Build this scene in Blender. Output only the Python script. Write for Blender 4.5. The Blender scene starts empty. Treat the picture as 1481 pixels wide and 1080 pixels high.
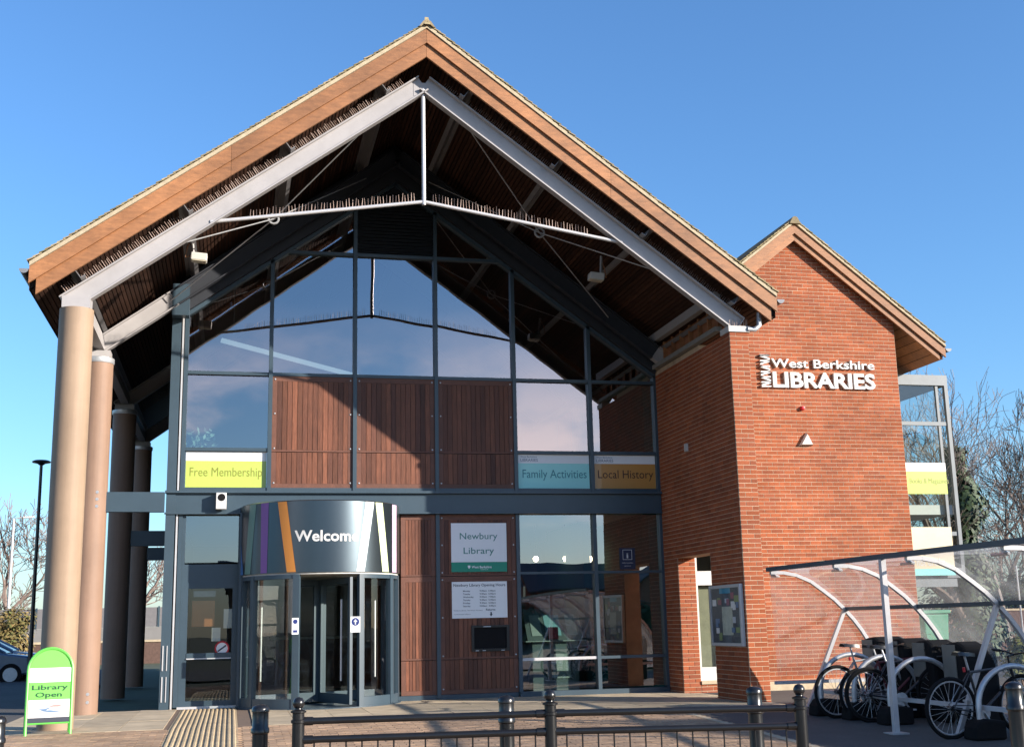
import bpy, bmesh, math, random
from mathutils import Vector, Matrix
random.seed(7)
S = bpy.context.scene
COL = S.collection
rad = math.radians

# ------------------------------------------------------------------ camera
F = 1740.9; CX, CY = 740.5, 540.0; PW, PH = 1481, 1080
CAM = Vector((-2.33556, -22.13742, 1.26945))
YAW, PITCH, ROLL = rad(13.14), rad(11.75), rad(-1.30)
def cam_axes():
    sy, cy = math.sin(YAW), math.cos(YAW); sp, cp = math.sin(PITCH), math.cos(PITCH)
    fwd = Vector((sy*cp, cy*cp, sp)); right = Vector((cy, -sy, 0)); up = right.cross(fwd)
    c, s = math.cos(ROLL), math.sin(ROLL)
    return c*right + s*up, -s*right + c*up, fwd
RT, UP, FW = cam_axes()
cd = bpy.data.cameras.new('camera'); cam = bpy.data.objects.new('camera', cd); COL.objects.link(cam)
cd.sensor_width = 36; cd.lens = F/PW*36; cd.clip_start = .1; cd.clip_end = 3000
m = Matrix((RT, UP, -FW)).transposed().to_4x4(); m.translation = CAM
cam.matrix_world = m
S.camera = cam
def ray(x, y): return FW + RT*((x-CX)/F) - UP*((y-CY)/F)
def atY(x, y, Y): v = ray(x, y); return CAM + v*((Y-CAM.y)/v.y)
def atX(x, y, X): v = ray(x, y); return CAM + v*((X-CAM.x)/v.x)
def atZ(x, y, Z): v = ray(x, y); return CAM + v*((Z-CAM.z)/v.z)

# ------------------------------------------------------------------ sky, sun, exposure
SUN = Vector((1.26, -1.0, .495)).normalized()
el = math.asin(SUN.z); az = math.atan2(SUN.x, SUN.y)
W = bpy.data.worlds.new('World'); S.world = W; W.use_nodes = True
nt = W.node_tree; bg = nt.nodes['Background']
sk = nt.nodes.new('ShaderNodeTexSky'); sk.sky_type = 'NISHITA'; sk.sun_disc = False
sk.sun_elevation = el; sk.sun_rotation = az; sk.altitude = 100; sk.air_density = 1.2; sk.dust_density = .5; sk.ozone_density = 7
# low cloud in the sunward half of the sky (the photograph shows it mirrored in the right-hand panes), about as bright as the haze it replaces
def wn(op, a, b=None, c=None):
    n = nt.nodes.new('ShaderNodeMath'); n.operation = op
    for k, v in enumerate((a, b, c)):
        if v is None: continue
        if isinstance(v, (int, float)): n.inputs[k].default_value = v
        else: nt.links.new(v, n.inputs[k])
    return n.outputs[0]
def ss(v, a, b):
    n = nt.nodes.new('ShaderNodeMapRange'); n.interpolation_type = 'SMOOTHSTEP'; nt.links.new(v, n.inputs[0]); n.inputs[1].default_value = a; n.inputs[2].default_value = b; return n.outputs[0]
tcw = nt.nodes.new('ShaderNodeTexCoord'); sx = nt.nodes.new('ShaderNodeSeparateXYZ'); nt.links.new(tcw.outputs['Generated'], sx.inputs[0])
mpw = nt.nodes.new('ShaderNodeMapping'); mpw.inputs['Scale'].default_value = (1, 1, 2.2); nt.links.new(tcw.outputs['Generated'], mpw.inputs[0])
cn = nt.nodes.new('ShaderNodeTexNoise'); cn.noise_dimensions = '4D'; cn.inputs['Scale'].default_value = 2.6; cn.inputs['Detail'].default_value = 7; cn.inputs['Roughness'].default_value = .55; cn.inputs['W'].default_value = 5.0
nt.links.new(mpw.outputs[0], cn.inputs['Vector'])
cov = wn('MULTIPLY', ss(cn.outputs[0], .47, .60), wn('MULTIPLY', ss(wn('MULTIPLY', sx.outputs['Y'], -1), .35, .75), ss(sx.outputs['Z'], .27, .13)))
mxw = nt.nodes.new('ShaderNodeMix'); mxw.data_type = 'RGBA'; nt.links.new(cov, mxw.inputs[0]); nt.links.new(sk.outputs[0], mxw.inputs[6]); mxw.inputs[7].default_value = (9.5, 8.7, 9.0, 1)
nt.links.new(mxw.outputs[2], bg.inputs[0]); bg.inputs[1].default_value = .13
sl = bpy.data.lights.new('sun', 'SUN'); sl.energy = 5.0; sl.angle = rad(.5); sl.color = (1, .91, .80)
sun = bpy.data.objects.new('sun', sl); COL.objects.link(sun)
sun.rotation_euler = SUN.to_track_quat('Z', 'Y').to_euler()
S.view_settings.view_transform = 'Standard'; S.view_settings.look = 'None'
S.view_settings.exposure = 1.0; S.view_settings.gamma = 1
S.render.engine = 'CYCLES'
S.cycles.max_bounces = 8; S.cycles.transparent_max_bounces = 24; S.cycles.caustics_reflective = False; S.cycles.caustics_refractive = False

# ------------------------------------------------------------------ materials
MATS = {}
def mat(name, col, rough=.6, metal=0, var=.12, scale=6, bump=0, bscale=60, stretch=None, island=0, hue=None, spec=.5, emit=0, coat=0, dirt=0):
    """Principled material whose colour varies with noise, per object and per mesh island."""
    if name in MATS: return MATS[name]
    M = bpy.data.materials.new(name); M.use_nodes = True; N = M.node_tree.nodes; L = M.node_tree.links
    b = N['Principled BSDF']; b.inputs['Roughness'].default_value = rough; b.inputs['Metallic'].default_value = metal
    b.inputs['Specular IOR Level'].default_value = spec; b.inputs['Coat Weight'].default_value = coat
    tc = N.new('ShaderNodeTexCoord'); mp = N.new('ShaderNodeMapping'); L.new(tc.outputs['Object'], mp.inputs[0])
    if stretch: mp.inputs['Scale'].default_value = stretch
    nz = N.new('ShaderNodeTexNoise'); nz.inputs['Scale'].default_value = scale; nz.inputs['Detail'].default_value = 6; nz.inputs['Roughness'].default_value = .65
    L.new(mp.outputs[0], nz.inputs['Vector'])
    r = N.new('ShaderNodeMapRange'); r.inputs[1].default_value = .25; r.inputs[2].default_value = .75; r.inputs[3].default_value = 1-var; r.inputs[4].default_value = 1+var
    L.new(nz.outputs[0], r.inputs[0])
    val = r.outputs[0]
    src = None
    if island:
        g = N.new('ShaderNodeNewGeometry'); oi = N.new('ShaderNodeObjectInfo')
        ad = N.new('ShaderNodeMath'); ad.operation = 'ADD'; L.new(g.outputs['Random Per Island'], ad.inputs[0]); L.new(oi.outputs['Random'], ad.inputs[1])
        fr = N.new('ShaderNodeMath'); fr.operation = 'FRACT'; L.new(ad.outputs[0], fr.inputs[0]); src = fr.outputs[0]
        r2 = N.new('ShaderNodeMapRange'); r2.inputs[3].default_value = 1-island; r2.inputs[4].default_value = 1+island; L.new(src, r2.inputs[0])
        mu = N.new('ShaderNodeMath'); mu.operation = 'MULTIPLY'; L.new(val, mu.inputs[0]); L.new(r2.outputs[0], mu.inputs[1]); val = mu.outputs[0]
    base = N.new('ShaderNodeRGB'); base.outputs[0].default_value = (*col, 1); cout = base.outputs[0]
    if hue and src:
        mx = N.new('ShaderNodeMix'); mx.data_type = 'RGBA'
        w = N.new('ShaderNodeTexWhiteNoise'); w.noise_dimensions = '1D'; L.new(src, w.inputs['W'])
        pw = N.new('ShaderNodeMath'); pw.operation = 'POWER'; pw.inputs[1].default_value = 1.6; L.new(w.outputs[0], pw.inputs[0])
        L.new(pw.outputs[0], mx.inputs[0]); L.new(cout, mx.inputs[6]); mx.inputs[7].default_value = (*hue, 1); cout = mx.outputs[2]
    if dirt:
        n2 = N.new('ShaderNodeTexNoise'); n2.inputs['Scale'].default_value = .9; n2.inputs['Detail'].default_value = 9; n2.inputs['Roughness'].default_value = .7
        L.new(tc.outputs['Object'], n2.inputs['Vector'])
        r3 = N.new('ShaderNodeMapRange'); r3.inputs[1].default_value = .4; r3.inputs[2].default_value = .68; r3.inputs[3].default_value = 1; r3.inputs[4].default_value = 1-dirt
        L.new(n2.outputs[0], r3.inputs[0]); mu = N.new('ShaderNodeMath'); mu.operation = 'MULTIPLY'; L.new(val, mu.inputs[0]); L.new(r3.outputs[0], mu.inputs[1]); val = mu.outputs[0]
    vm = N.new('ShaderNodeVectorMath'); vm.operation = 'SCALE'; L.new(cout, vm.inputs[0]); L.new(val, vm.inputs['Scale'])
    L.new(vm.outputs[0], b.inputs['Base Color'])
    if emit:
        L.new(vm.outputs[0], b.inputs['Emission Color']); b.inputs['Emission Strength'].default_value = emit
    if bump:
        n3 = N.new('ShaderNodeTexNoise'); n3.inputs['Scale'].default_value = bscale; n3.inputs['Detail'].default_value = 4; L.new(mp.outputs[0], n3.inputs['Vector'])
        bp = N.new('ShaderNodeBump'); bp.inputs['Strength'].default_value = bump; bp.inputs['Distance'].default_value = .01; L.new(n3.outputs[0], bp.inputs['Height']); L.new(bp.outputs[0], b.inputs['Normal'])
    MATS[name] = M; return M
def glass(name, f0=.1, tint=(.75, .85, .82), wav=.0004, rough=0, gcol=(.93, .95, 1), haze=0):
    """clear sheet: transparent, mirrored by Schlick's law from either side"""
    if name in MATS: return MATS[name]
    M = bpy.data.materials.new(name); M.use_nodes = True; N = M.node_tree.nodes; L = M.node_tree.links; N.remove(N['Principled BSDF'])
    t = N.new('ShaderNodeBsdfTransparent'); t.inputs[0].default_value = (*tint, 1)
    g = N.new('ShaderNodeBsdfGlossy'); g.inputs['Roughness'].default_value = rough; g.inputs[0].default_value = (*gcol, 1)
    ge = N.new('ShaderNodeNewGeometry'); dt = N.new('ShaderNodeVectorMath'); dt.operation = 'DOT_PRODUCT'
    L.new(ge.outputs['Incoming'], dt.inputs[0]); L.new(ge.outputs['Normal'], dt.inputs[1])
    def m_(op, a, b):
        n = N.new('ShaderNodeMath'); n.operation = op
        for k, v in enumerate((a, b)):
            if v is None: continue
            if isinstance(v, (int, float)): n.inputs[k].default_value = v
            else: L.new(v, n.inputs[k])
        return n.outputs[0]
    ab = m_('ABSOLUTE', dt.outputs['Value'], None); q = m_('POWER', m_('SUBTRACT', 1.0, ab), 5.0)
    fac = m_('ADD', m_('MULTIPLY', q, 1-f0), f0)
    mx = N.new('ShaderNodeMixShader'); L.new(fac, mx.inputs[0]); L.new(t.outputs[0], mx.inputs[1]); L.new(g.outputs[0], mx.inputs[2])
    if haze:
        df = N.new('ShaderNodeBsdfDiffuse'); df.inputs[0].default_value = (.75, .74, .72, 1); tr = N.new('ShaderNodeBsdfTranslucent'); tr.inputs[0].default_value = (.75, .74, .72, 1)
        ah = N.new('ShaderNodeMixShader'); L.new(df.outputs[0], ah.inputs[1]); L.new(tr.outputs[0], ah.inputs[2])
        hz = N.new('ShaderNodeTexNoise'); hz.inputs['Scale'].default_value = 2.5; hz.inputs['Detail'].default_value = 8; tc2 = N.new('ShaderNodeTexCoord'); L.new(tc2.outputs['Object'], hz.inputs['Vector'])
        hm = N.new('ShaderNodeMixShader'); L.new(m_('MULTIPLY', hz.outputs[0], haze*2), hm.inputs[0]); L.new(mx.outputs[0], hm.inputs[1]); L.new(ah.outputs[0], hm.inputs[2]); mx = hm
    if wav:
        tc = N.new('ShaderNodeTexCoord'); nz = N.new('ShaderNodeTexNoise'); nz.inputs['Scale'].default_value = 1.1; nz.inputs['Detail'].default_value = 1
        L.new(tc.outputs['Object'], nz.inputs['Vector']); bp = N.new('ShaderNodeBump'); bp.inputs['Strength'].default_value = .5; bp.inputs['Distance'].default_value = wav*10
        L.new(nz.outputs[0], bp.inputs['Height']); L.new(bp.outputs[0], g.inputs['Normal'])
    L.new(mx.outputs[0], N['Material Output'].inputs[0]); MATS[name] = M; return M

BRICK = mat('brick', (.34, .096, .040), .85, var=.18, scale=14, bump=.35, bscale=70, island=.14, hue=(.28, .085, .044), spec=.2, dirt=.26)
MORTAR = mat('mortar', (.56, .42, .29), .95, var=.22, scale=4, bump=.3, spec=.2, dirt=.28)
TIMBER = mat('cladding_timber', (.175, .064, .034), .55, var=.42, scale=5, bump=.25, bscale=14, stretch=(9, 9, .7), island=.30, hue=(.095, .036, .023), spec=.35, dirt=.2)
TIMBER_FRAME = mat('cladding_frame_timber', (0.1292, 0.0502, 0.0304), .6, var=.25, scale=6, bump=.2, island=.1)
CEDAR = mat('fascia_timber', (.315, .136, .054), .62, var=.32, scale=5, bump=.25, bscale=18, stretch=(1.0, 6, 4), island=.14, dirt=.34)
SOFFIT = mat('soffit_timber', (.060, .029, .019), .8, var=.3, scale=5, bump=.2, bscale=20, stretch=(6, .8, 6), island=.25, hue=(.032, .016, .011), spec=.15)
FRAME = mat('blue_grey_frame', (.042, .068, .090), .38, var=.08, scale=3, spec=.5, dirt=.1)
STEEL = mat('grey_painted_steel', (.375, .355, .352), .45, var=.06, scale=4, dirt=.14)
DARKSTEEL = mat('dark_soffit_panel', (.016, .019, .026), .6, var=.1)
COLUMN = mat('tan_column', (.315, .222, .150), .62, var=.10, scale=3, stretch=(5, 5, .25), bump=.1, bscale=30, spec=.3, dirt=.16)
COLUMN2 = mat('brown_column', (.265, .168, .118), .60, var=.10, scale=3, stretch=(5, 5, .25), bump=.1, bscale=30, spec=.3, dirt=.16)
TILE = mat('mossy_tile', (0.2888, 0.228, 0.1368), .9, var=.3, scale=9, bump=.5, bscale=40, island=.3, hue=(0.1824, 0.152, 0.0684))
TILE2 = mat('grey_tile', (.10, .085, .07), .9, var=.3, scale=9, bump=.4, island=.2)
SPIKE = mat('rusty_spike', (.42, .30, .25), .55, var=.3, scale=30)
WHITE = mat('white_paint', (0.5928, 0.5852, 0.57), .5, var=.03)
OFFWHITE = mat('off_white', (0.5168, 0.5016, 0.4712), .6, var=.06)
BLACK = mat('black_gloss_paint', (.012, .012, .013), .28, var=.2, scale=12, dirt=.3)
RUBBER = mat('black_rubber', (.008, .008, .009), .85, var=.2, bump=.2, spec=.2)
GALV = mat('galvanised_steel', (.52, .53, .55), .42, metal=.55, var=.12, scale=14, dirt=.15)
ALU = mat('white_aluminium', (0.532, 0.5244, 0.532), .35, metal=.25, var=.05)
DARK = mat('dark_interior', (.035, .036, .036), .9, var=.15, scale=2)
INTW = mat('interior_wall', (.16, .17, .155), .9, var=.1, scale=1)
TEAL = mat('interior_teal', (.02, .105, .10), .8, var=.1, scale=1)
INTF = mat('interior_carpet', (.07, .085, .085), .95, var=.15, scale=8)
CONC = mat('concrete_flag', (.50, .40, .27), .9, var=.2, scale=3, bump=.3, bscale=90, island=.12, dirt=.3)
PAVER = mat('block_paver', (.44, .285, .175), .9, var=.2, scale=12, bump=.3, bscale=90, island=.2, hue=(.34, .22, .14), dirt=.28)
SAND = mat('paver_joint', (.17, .115, .08), .95, var=.2)
TACT = mat('tactile_slab', (0.5016, 0.38, 0.228), .9, var=.14, scale=5, bump=.2, island=.08, dirt=.25)
ASPH = mat('asphalt', (.088, .080, .074), .92, var=.22, scale=30, bump=.6, bscale=150, dirt=.3)
GRASS = mat('verge_ground', (.065, .075, .035), .95, var=.3, scale=2)
BARK = mat('bark', (.115, .085, .068), .95, var=.3, scale=12, bump=.4)
BARK2 = mat('pale_bark', (.20, .145, .12), .95, var=.3, scale=12)
IVY = mat('ivy_leaf', (.03, .055, .016), .55, var=.3, scale=3, island=.5)
SHRUB = mat('yellow_shrub_leaf', (.15, .16, .035), .7, var=.3, scale=3, island=.4)
DRYLEAF = mat('dry_hedge_leaf', (.20, .135, .045), .8, var=.3, scale=3, island=.45, hue=(.11, .12, .03))
GLASS = glass('facade_glass', .27, (.52, .66, .62), gcol=(1, .93, .95))
GLASS2 = glass('door_glass', .08, (.82, .88, .86), .0003)
PERSPEX = glass('perspex', .05, (.90, .90, .89), .003, .03, haze=.16)
LIME = mat('lime_print', (0.4408, 0.5472, 0.0988), .35, var=.02, coat=.3)
TEALP = mat('teal_print', (.24, .66, .64), .35, var=.02, coat=.3)
ORANGEP = mat('orange_print', (.52, .25, .06), .35, var=.02, coat=.3)
WHITEP = mat('white_print', (.80, .80, .80), .4, var=.02)
GREENP = mat('green_print', (.0, .235, .145), .4, var=.02)
INKG = mat('green_ink', (.06, .22, .19), .5, var=.02)
INKD = mat('dark_ink', (.03, .035, .05), .5, var=.02)
INKO = mat('olive_ink', (.20, .21, .03), .5, var=.02)
INKT = mat('teal_ink', (.03, .22, .26), .5, var=.02)
INKB = mat('brown_ink', (.05, .018, .01), .5, var=.02)

# ------------------------------------------------------------------ mesh helpers
class MB:
    def __init__(s): s.v = []; s.f = []
    def add(s, V, Fc):
        n = len(s.v); s.v += [tuple(p) for p in V]; s.f += [tuple(i+n for i in f) for f in Fc]; return s
    def box(s, x0, x1, y0, y1, z0, z1):
        return s.add([(x0,y0,z0),(x1,y0,z0),(x1,y1,z0),(x0,y1,z0),(x0,y0,z1),(x1,y0,z1),(x1,y1,z1),(x0,y1,z1)],
                     [(0,3,2,1),(4,5,6,7),(0,1,5,4),(1,2,6,5),(2,3,7,6),(3,0,4,7)])
    def beam(s, p, q, w, h, up=(0,0,1)):
        p, q = Vector(p), Vector(q); d = (q-p).normalized(); u = Vector(up); sd = d.cross(u)
        if sd.length < 1e-4: sd = d.cross(Vector((0,1,0)))
        sd.normalize(); u = sd.cross(d).normalized(); a, b = sd*w/2, u*h/2
        V = [p-a-b, p+a-b, p+a+b, p-a+b, q-a-b, q+a-b, q+a+b, q-a+b]
        return s.add(V, [(0,3,2,1),(4,5,6,7),(0,1,5,4),(1,2,6,5),(2,3,7,6),(3,0,4,7)])
    def tube(s, pts, r, n=8, cap=True, closed=False):
        P = [Vector(p) for p in pts]; R = r if isinstance(r, (list, tuple)) else [r]*len(P)
        V = []; Fc = []; prev = None; m_ = len(P)
        for i, p in enumerate(P):
            if closed: d = P[(i+1) % m_] - P[i-1]
            else: d = P[min(i+1, m_-1)] - P[max(i-1, 0)]
            if d.length < 1e-9: d = Vector((0,0,1))
            d.normalize()
            if prev is None:
                a = d.cross(Vector((0,0,1)))
                if a.length < .05: a = d.cross(Vector((0,1,0)))
            else: a = prev - d*prev.dot(d)
            a.normalize(); prev = a; b = d.cross(a)
            for k in range(n):
                t = 2*math.pi*k/n; V.append(p + (a*math.cos(t)+b*math.sin(t))*R[i])
        rng = m_ if closed else m_-1
        for i in range(rng):
            j = (i+1) % m_
            for k in range(n): Fc.append((i*n+k, i*n+(k+1)%n, j*n+(k+1)%n, j*n+k))
        if cap and not closed:
            Fc.append(tuple(range(n))[::-1]); Fc.append(tuple((m_-1)*n+k for k in range(n)))
        return s.add(V, Fc)
    def lathe(s, prof, c, n=20, axis='z'):
        V = []; Fc = []; c = Vector(c)
        for (r, h) in prof:
            for k in range(n):
                t = 2*math.pi*k/n
                if axis == 'z': V.append(c+Vector((r*math.cos(t), r*math.sin(t), h)))
                elif axis == 'y': V.append(c+Vector((r*math.cos(t), h, r*math.sin(t))))
                else: V.append(c+Vector((h, r*math.cos(t), r*math.sin(t))))
        for i in range(len(prof)-1):
            for k in range(n): Fc.append((i*n+k, i*n+(k+1)%n, (i+1)*n+(k+1)%n, (i+1)*n+k))
        Fc.append(tuple(range(n))[::-1]); Fc.append(tuple((len(prof)-1)*n+k for k in range(n)))
        return s.add(V, Fc)
    def prism(s, poly, a, b, axis='y'):
        """poly in the two other axes (x,z for y; y,z for x; x,y for z), from a to b along axis"""
        mk = {'y': lambda u, v, t: (u, t, v), 'x': lambda u, v, t: (t, u, v), 'z': lambda u, v, t: (u, v, t)}[axis]
        n = len(poly); V = [mk(u, v, a) for u, v in poly]+[mk(u, v, b) for u, v in poly]
        Fc = [tuple(range(n)), tuple(range(2*n-1, n-1, -1))]+[(i, (i+1)%n, n+(i+1)%n, n+i) for i in range(n)]
        return s.add(V, Fc)
    def quad(s, *P): return s.add(P, [tuple(range(len(P)))])
    def leaf(s, c, d, sz):
        c = Vector(c); d = Vector(d).normalized(); a = d.orthogonal().normalized(); b = d.cross(a)
        t = random.random()*6.28; a, b = a*math.cos(t)+b*math.sin(t), b*math.cos(t)-a*math.sin(t)
        return s.add([c-a*sz, c-b*sz*.45, c+a*sz, c+b*sz*.45], [(0,1,2,3)])
    def mesh(s, name):
        me = bpy.data.meshes.new(name); me.from_pydata(s.v, [], s.f); me.update()
        bm = bmesh.new(); bm.from_mesh(me); bmesh.ops.recalc_face_normals(bm, faces=bm.faces); bm.to_mesh(me); bm.free()
        return me

def link(name, me, material, parent=None, smooth=False, bevel=0):
    if me.materials: pass
    else: me.materials.append(material)
    o = bpy.data.objects.new(name, me); COL.objects.link(o)
    if smooth:
        for p in me.polygons: p.use_smooth = True
        try: me.set_sharp_from_angle(angle=rad(40))
        except Exception: pass
    if bevel:
        md = o.modifiers.new('bevel', 'BEVEL'); md.width = bevel; md.segments = 2; md.limit_method = 'ANGLE'
    if parent is not None:
        o.parent = parent
        if parent.type == 'EMPTY' and parent.get('world_parts'): o.matrix_parent_inverse = Matrix.Translation(-parent.location)
    return o
def obj(name, mb, material, parent=None, smooth=False, bevel=0):
    return link(name, mb.mesh(name), material, parent, smooth, bevel)
def tag(o, label, cat, group=None):
    o['label'] = label; o['category'] = cat
    if group: o['group'] = group
    return o
def thing(name, loc, label, cat, group=None, world=True, rotz=0):
    o = bpy.data.objects.new(name, None); COL.objects.link(o); o.location = loc; o.rotation_euler = (0, 0, rotz)
    o.empty_display_size = .2
    if world: o['world_parts'] = 1
    return tag(o, label, cat, group)
def structure(o): o['kind'] = 'structure'; return o
def stuff(o): o['kind'] = 'stuff'; return o
def B(*a): return MB().box(*a)

_txt = {}
def text_mesh(s, bold=0, ext=0.0):
    k = (s, bold, ext)
    if k not in _txt:
        c = bpy.data.curves.new('t', 'FONT'); c.body = s; c.size = 1; c.offset = bold; c.extrude = ext; c.resolution_u = 3; c.space_line = 1.0
        o = bpy.data.objects.new('t', c); COL.objects.link(o); bpy.context.view_layer.update()
        me = bpy.data.meshes.new_from_object(o.evaluated_get(bpy.context.evaluated_depsgraph_get()))
        V = [v.co.copy() for v in me.vertices]; Fc = [tuple(p.vertices) for p in me.polygons]
        bpy.data.objects.remove(o); bpy.data.curves.remove(c); bpy.data.meshes.remove(me)
        x0 = min(v.x for v in V); x1 = max(v.x for v in V)
        _txt[k] = ([Vector((v.x-x0, v.y, v.z)) for v in V], Fc, x1-x0)
    return _txt[k]
def text(mb, s, fn, u0, v0, width, height, bold=0, ext=0.0):
    """text from (u0, v0) [baseline left], scaled to width; height = height of a capital; fn(u, v, d) to world"""
    V, Fc, w = text_mesh(s, bold, ext)
    kx = width/w; ky = height/.72
    return mb.add([fn(u0+v.x*kx, v0+v.y*ky, v.z) for v in V], Fc)
def line(s, fn, u0, v0, width, height, bold, material, parent, name='lettering'):
    return obj(name, text(MB(), s, fn, u0, v0, width, height, bold), material, parent)
def planeY(Y): return lambda u, v, d: (u, Y-d, v)

# ------------------------------------------------------------------ ground heights
def gz(Y): return -.03 if Y > -4.5 else (-.03+.03*(Y+4.5) if Y > -14.5 else -.33)

# ------------------------------------------------------------------ the setting: ground, paving, road
YS = [-300, -120, -60, -30, -14.5, -4.5, 20, 60, 150, 500, 1200]
XS = [-900, -300, -100, -40, -20, -8, 0, 8, 20, 40, 100, 300, 900]
g = MB(); g.add([(x, y, gz(y)-.07) for y in YS for x in XS],
      [(j*len(XS)+i, j*len(XS)+i+1, (j+1)*len(XS)+i+1, (j+1)*len(XS)+i) for j in range(len(YS)-1) for i in range(len(XS)-1)])
structure(obj('ground', g, GRASS))
def sheet(name, x0, x1, ys, dz, material):
    s = MB(); n = len(ys)
    s.add([(x, y, gz(y)+dz) for y in ys for x in (x0, x1)], [(2*i, 2*i+1, 2*i+3, 2*i+2) for i in range(n-1)])
    return structure(obj(name, s, material))
sheet('forecourt_painted_shade', 4.15, 30, [-16, -14.5, -4.5, 12], -.002, ASPH)  # dark asphalt colour standing in for pavers in shade
sheet('side_path', -40, -5.6, [-16, -14.5, -4.5, 26], -.006, ASPH)
sheet('road', -300, 300, [-32, -20], .0, ASPH)
paving = sheet('paving', -5.6, 4.15, [-16, -14.5, -4.2], -.010, SAND)
def slope_box(x0, x1, y0, y1, dz0, dz1, gap=.004):
    V = []
    for dz in (dz0, dz1):
        for (x, y) in ((x0+gap, y0+gap), (x1-gap, y0+gap), (x1-gap, y1-gap), (x0+gap, y1-gap)): V.append((x, y, gz(y)+dz))
    return V, [(4,5,6,7),(0,1,5,4),(1,2,6,5),(2,3,7,6),(3,0,4,7)]
pav = []
y = -4.45; r = 0
while y > -15.5:
    x = -5.55 - (r % 2)*.1
    while x < 4.1:
        if not (-3.12 < x+.1 < -2.22 and y > -8.6): pav.append((x, y-.1))
        x += .2
    y -= .1; r += 1
vis = [p for p in pav if p[1] > -10.2 and -4.3 < p[0] < 4]
near = set(sorted(vis, key=lambda p: (p[1] < -9.6, (p[0]-CAM.x)**2+(p[1]-CAM.y)**2))[:300])
rest = MB()
slots = {}
for (x, y) in pav:
    j = random.uniform(-.0025, .0025)
    if (x, y) in near:
        key = random.randrange(4); o = None
        if key not in slots:
            q = MB(); V, Fc = [], None
            jj = random.uniform(-.002, .002)
            V = [(a, b, gz(-9+b)-gz(-9)+c) for c in (-.01, .002+jj) for (a, b) in ((.004,.004),(.196,.004),(.196,.096),(.004,.096))]
            q.add(V, [(4,5,6,7),(0,1,5,4),(1,2,6,5),(2,3,7,6),(3,0,4,7)]); slots[key] = q.mesh('paver'); slots[key].materials.append(PAVER)
        o = bpy.data.objects.new('paver', slots[key]); COL.objects.link(o); o.location = (x, y, gz(y)); o.parent = paving
    else:
        V, Fc = slope_box(x, x+.2, y, y+.1, -.01, .002+j); rest.add(V, Fc)
stuff(obj('block_pavers', rest, PAVER, paving))
apron = sheet('apron', -5.6, 6.0, [-4.45, 0], -.006, SAND)
x = -5.6
while x < 5.9:
    yy = -4.45
    while yy < -.05:
        if not (-3.12 < x+.3 < -2.22):
            V, Fc = slope_box(x, min(x+.6, 6.0), yy, min(yy+.9, -.02), -.01, .004+random.uniform(-.003, .003))
            obj('flagstone', MB().add(V, Fc), CONC, apron)
        yy += .9
    x += .6
tac = sheet('tactile_strip', -3.13, -2.21, [-8.65, -4.5, -.25], .0, TACT)
for k in range(13):
    xx = -3.10+k*.068
    q = MB(); V = []
    for yv in (-8.6, -4.5, -.28):
        for a, h in ((0, .001), (.012, .012), (.034, .012), (.046, .001)): V.append((xx+a, yv, gz(yv)+h))
    q.add(V, [(i*4+j, i*4+j+1, i*4+5+j, i*4+4+j) for i in range(2) for j in range(3)]); obj('ridge', q, TACT, tac)
kb = B(4.1, 4.2, -16, -14.5, -.5, -.3); kb = MB()
V = [(x, yv, gz(yv)+dz) for yv in (-15, -14.5, -4.5, -3.9) for (x, dz) in ((4.10, -.05), (4.10, .006), (4.20, .006), (4.20, -.05))]
kb.add(V, [(i*4+j, i*4+j+1, i*4+5+j, i*4+4+j) for i in range(3) for j in range(3)]); structure(obj('edging_kerb', kb, CONC))

# ------------------------------------------------------------------ the library
LIB = thing('library_building', (.57, 0, -.03), 'brick, timber and glass library with a big gabled canopy on columns', 'building')
M = [-3.24, -1.73, -.19, 1.34, 2.855, 4.36, 5.70]
ZS, ZB0, ZB1, ZW, ZT0, ZT1, ZT2 = .0, 3.31, 3.66, 3.75, 4.46, 5.86, 8.22
RC = .57; SL = .735
def rake(X, z0=9.72, s=.72): return z0 - s*abs(X-RC)
# --- floors and rooms behind the glass
obj('ground_floor', B(-3.35, 5.68, .10, 9, -.09, .0), INTF, LIB)
obj('upper_floor', B(-3.35, 5.68, .14, 9, 3.34, 3.68), OFFWHITE, LIB)
obj('rear_wall', MB().prism([(-3.4,-.1),(5.7,-.1),(5.7,rake(5.7,10.2)),(RC,10.2),(-3.4,rake(-3.4,10.2))], 9, 9.2), INTW, LIB)
obj('partition', B(4.75, 4.9, 2.2, 9, 3.7, 6.0), TEAL, LIB)
obj('partition', B(4.6, 4.75, 1.6, 4.5, .0, 3.3), TEAL, LIB)
obj('side_wall', B(-3.42, -3.30, .1, 24, -.1, 7.0), DARK, LIB)
obj('inner_wall', B(5.5, 5.69, .12, 9, 0, 6.1), TEAL, LIB)
dr = obj('inner_door_frame', B(4.70, 4.74, 2.6, 3.6, 3.7, 5.75), TIMBER_FRAME, LIB)
obj('column_casing', B(1.9, 2.2, 4, 4.3, .0, 3.3), INTW, LIB)
# --- curtain wall
for i, X in enumerate(M):
    top = rake(X)-.02
    obj('mullion', B(X-.035, X+.035, -.09, .05, ZS if i not in (1, 2) else 3.3, top), FRAME, LIB)
obj('corner_post', B(-3.50, -3.34, -.14, .10, -.03, 7.0), FRAME, LIB)
obj('corner_post', B(-3.32, -3.29, -.10, .08, -.03, 6.9), ALU, LIB)
def transom(a, b, z, h=.06, material=FRAME, y0=-.07): return obj('transom', B(a+.036, b-.036, y0, .04, z-h/2, z+h/2), material, LIB)
for i in range(6):
    a, b = M[i], M[i+1]
    transom(a, b, ZT1)
    transom(a, b, ZW-.02, .08)
    if i in (0, 4, 5): transom(a, b, ZT0)
    if 1 <= i <= 3: transom(a, b, ZT2)
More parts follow.
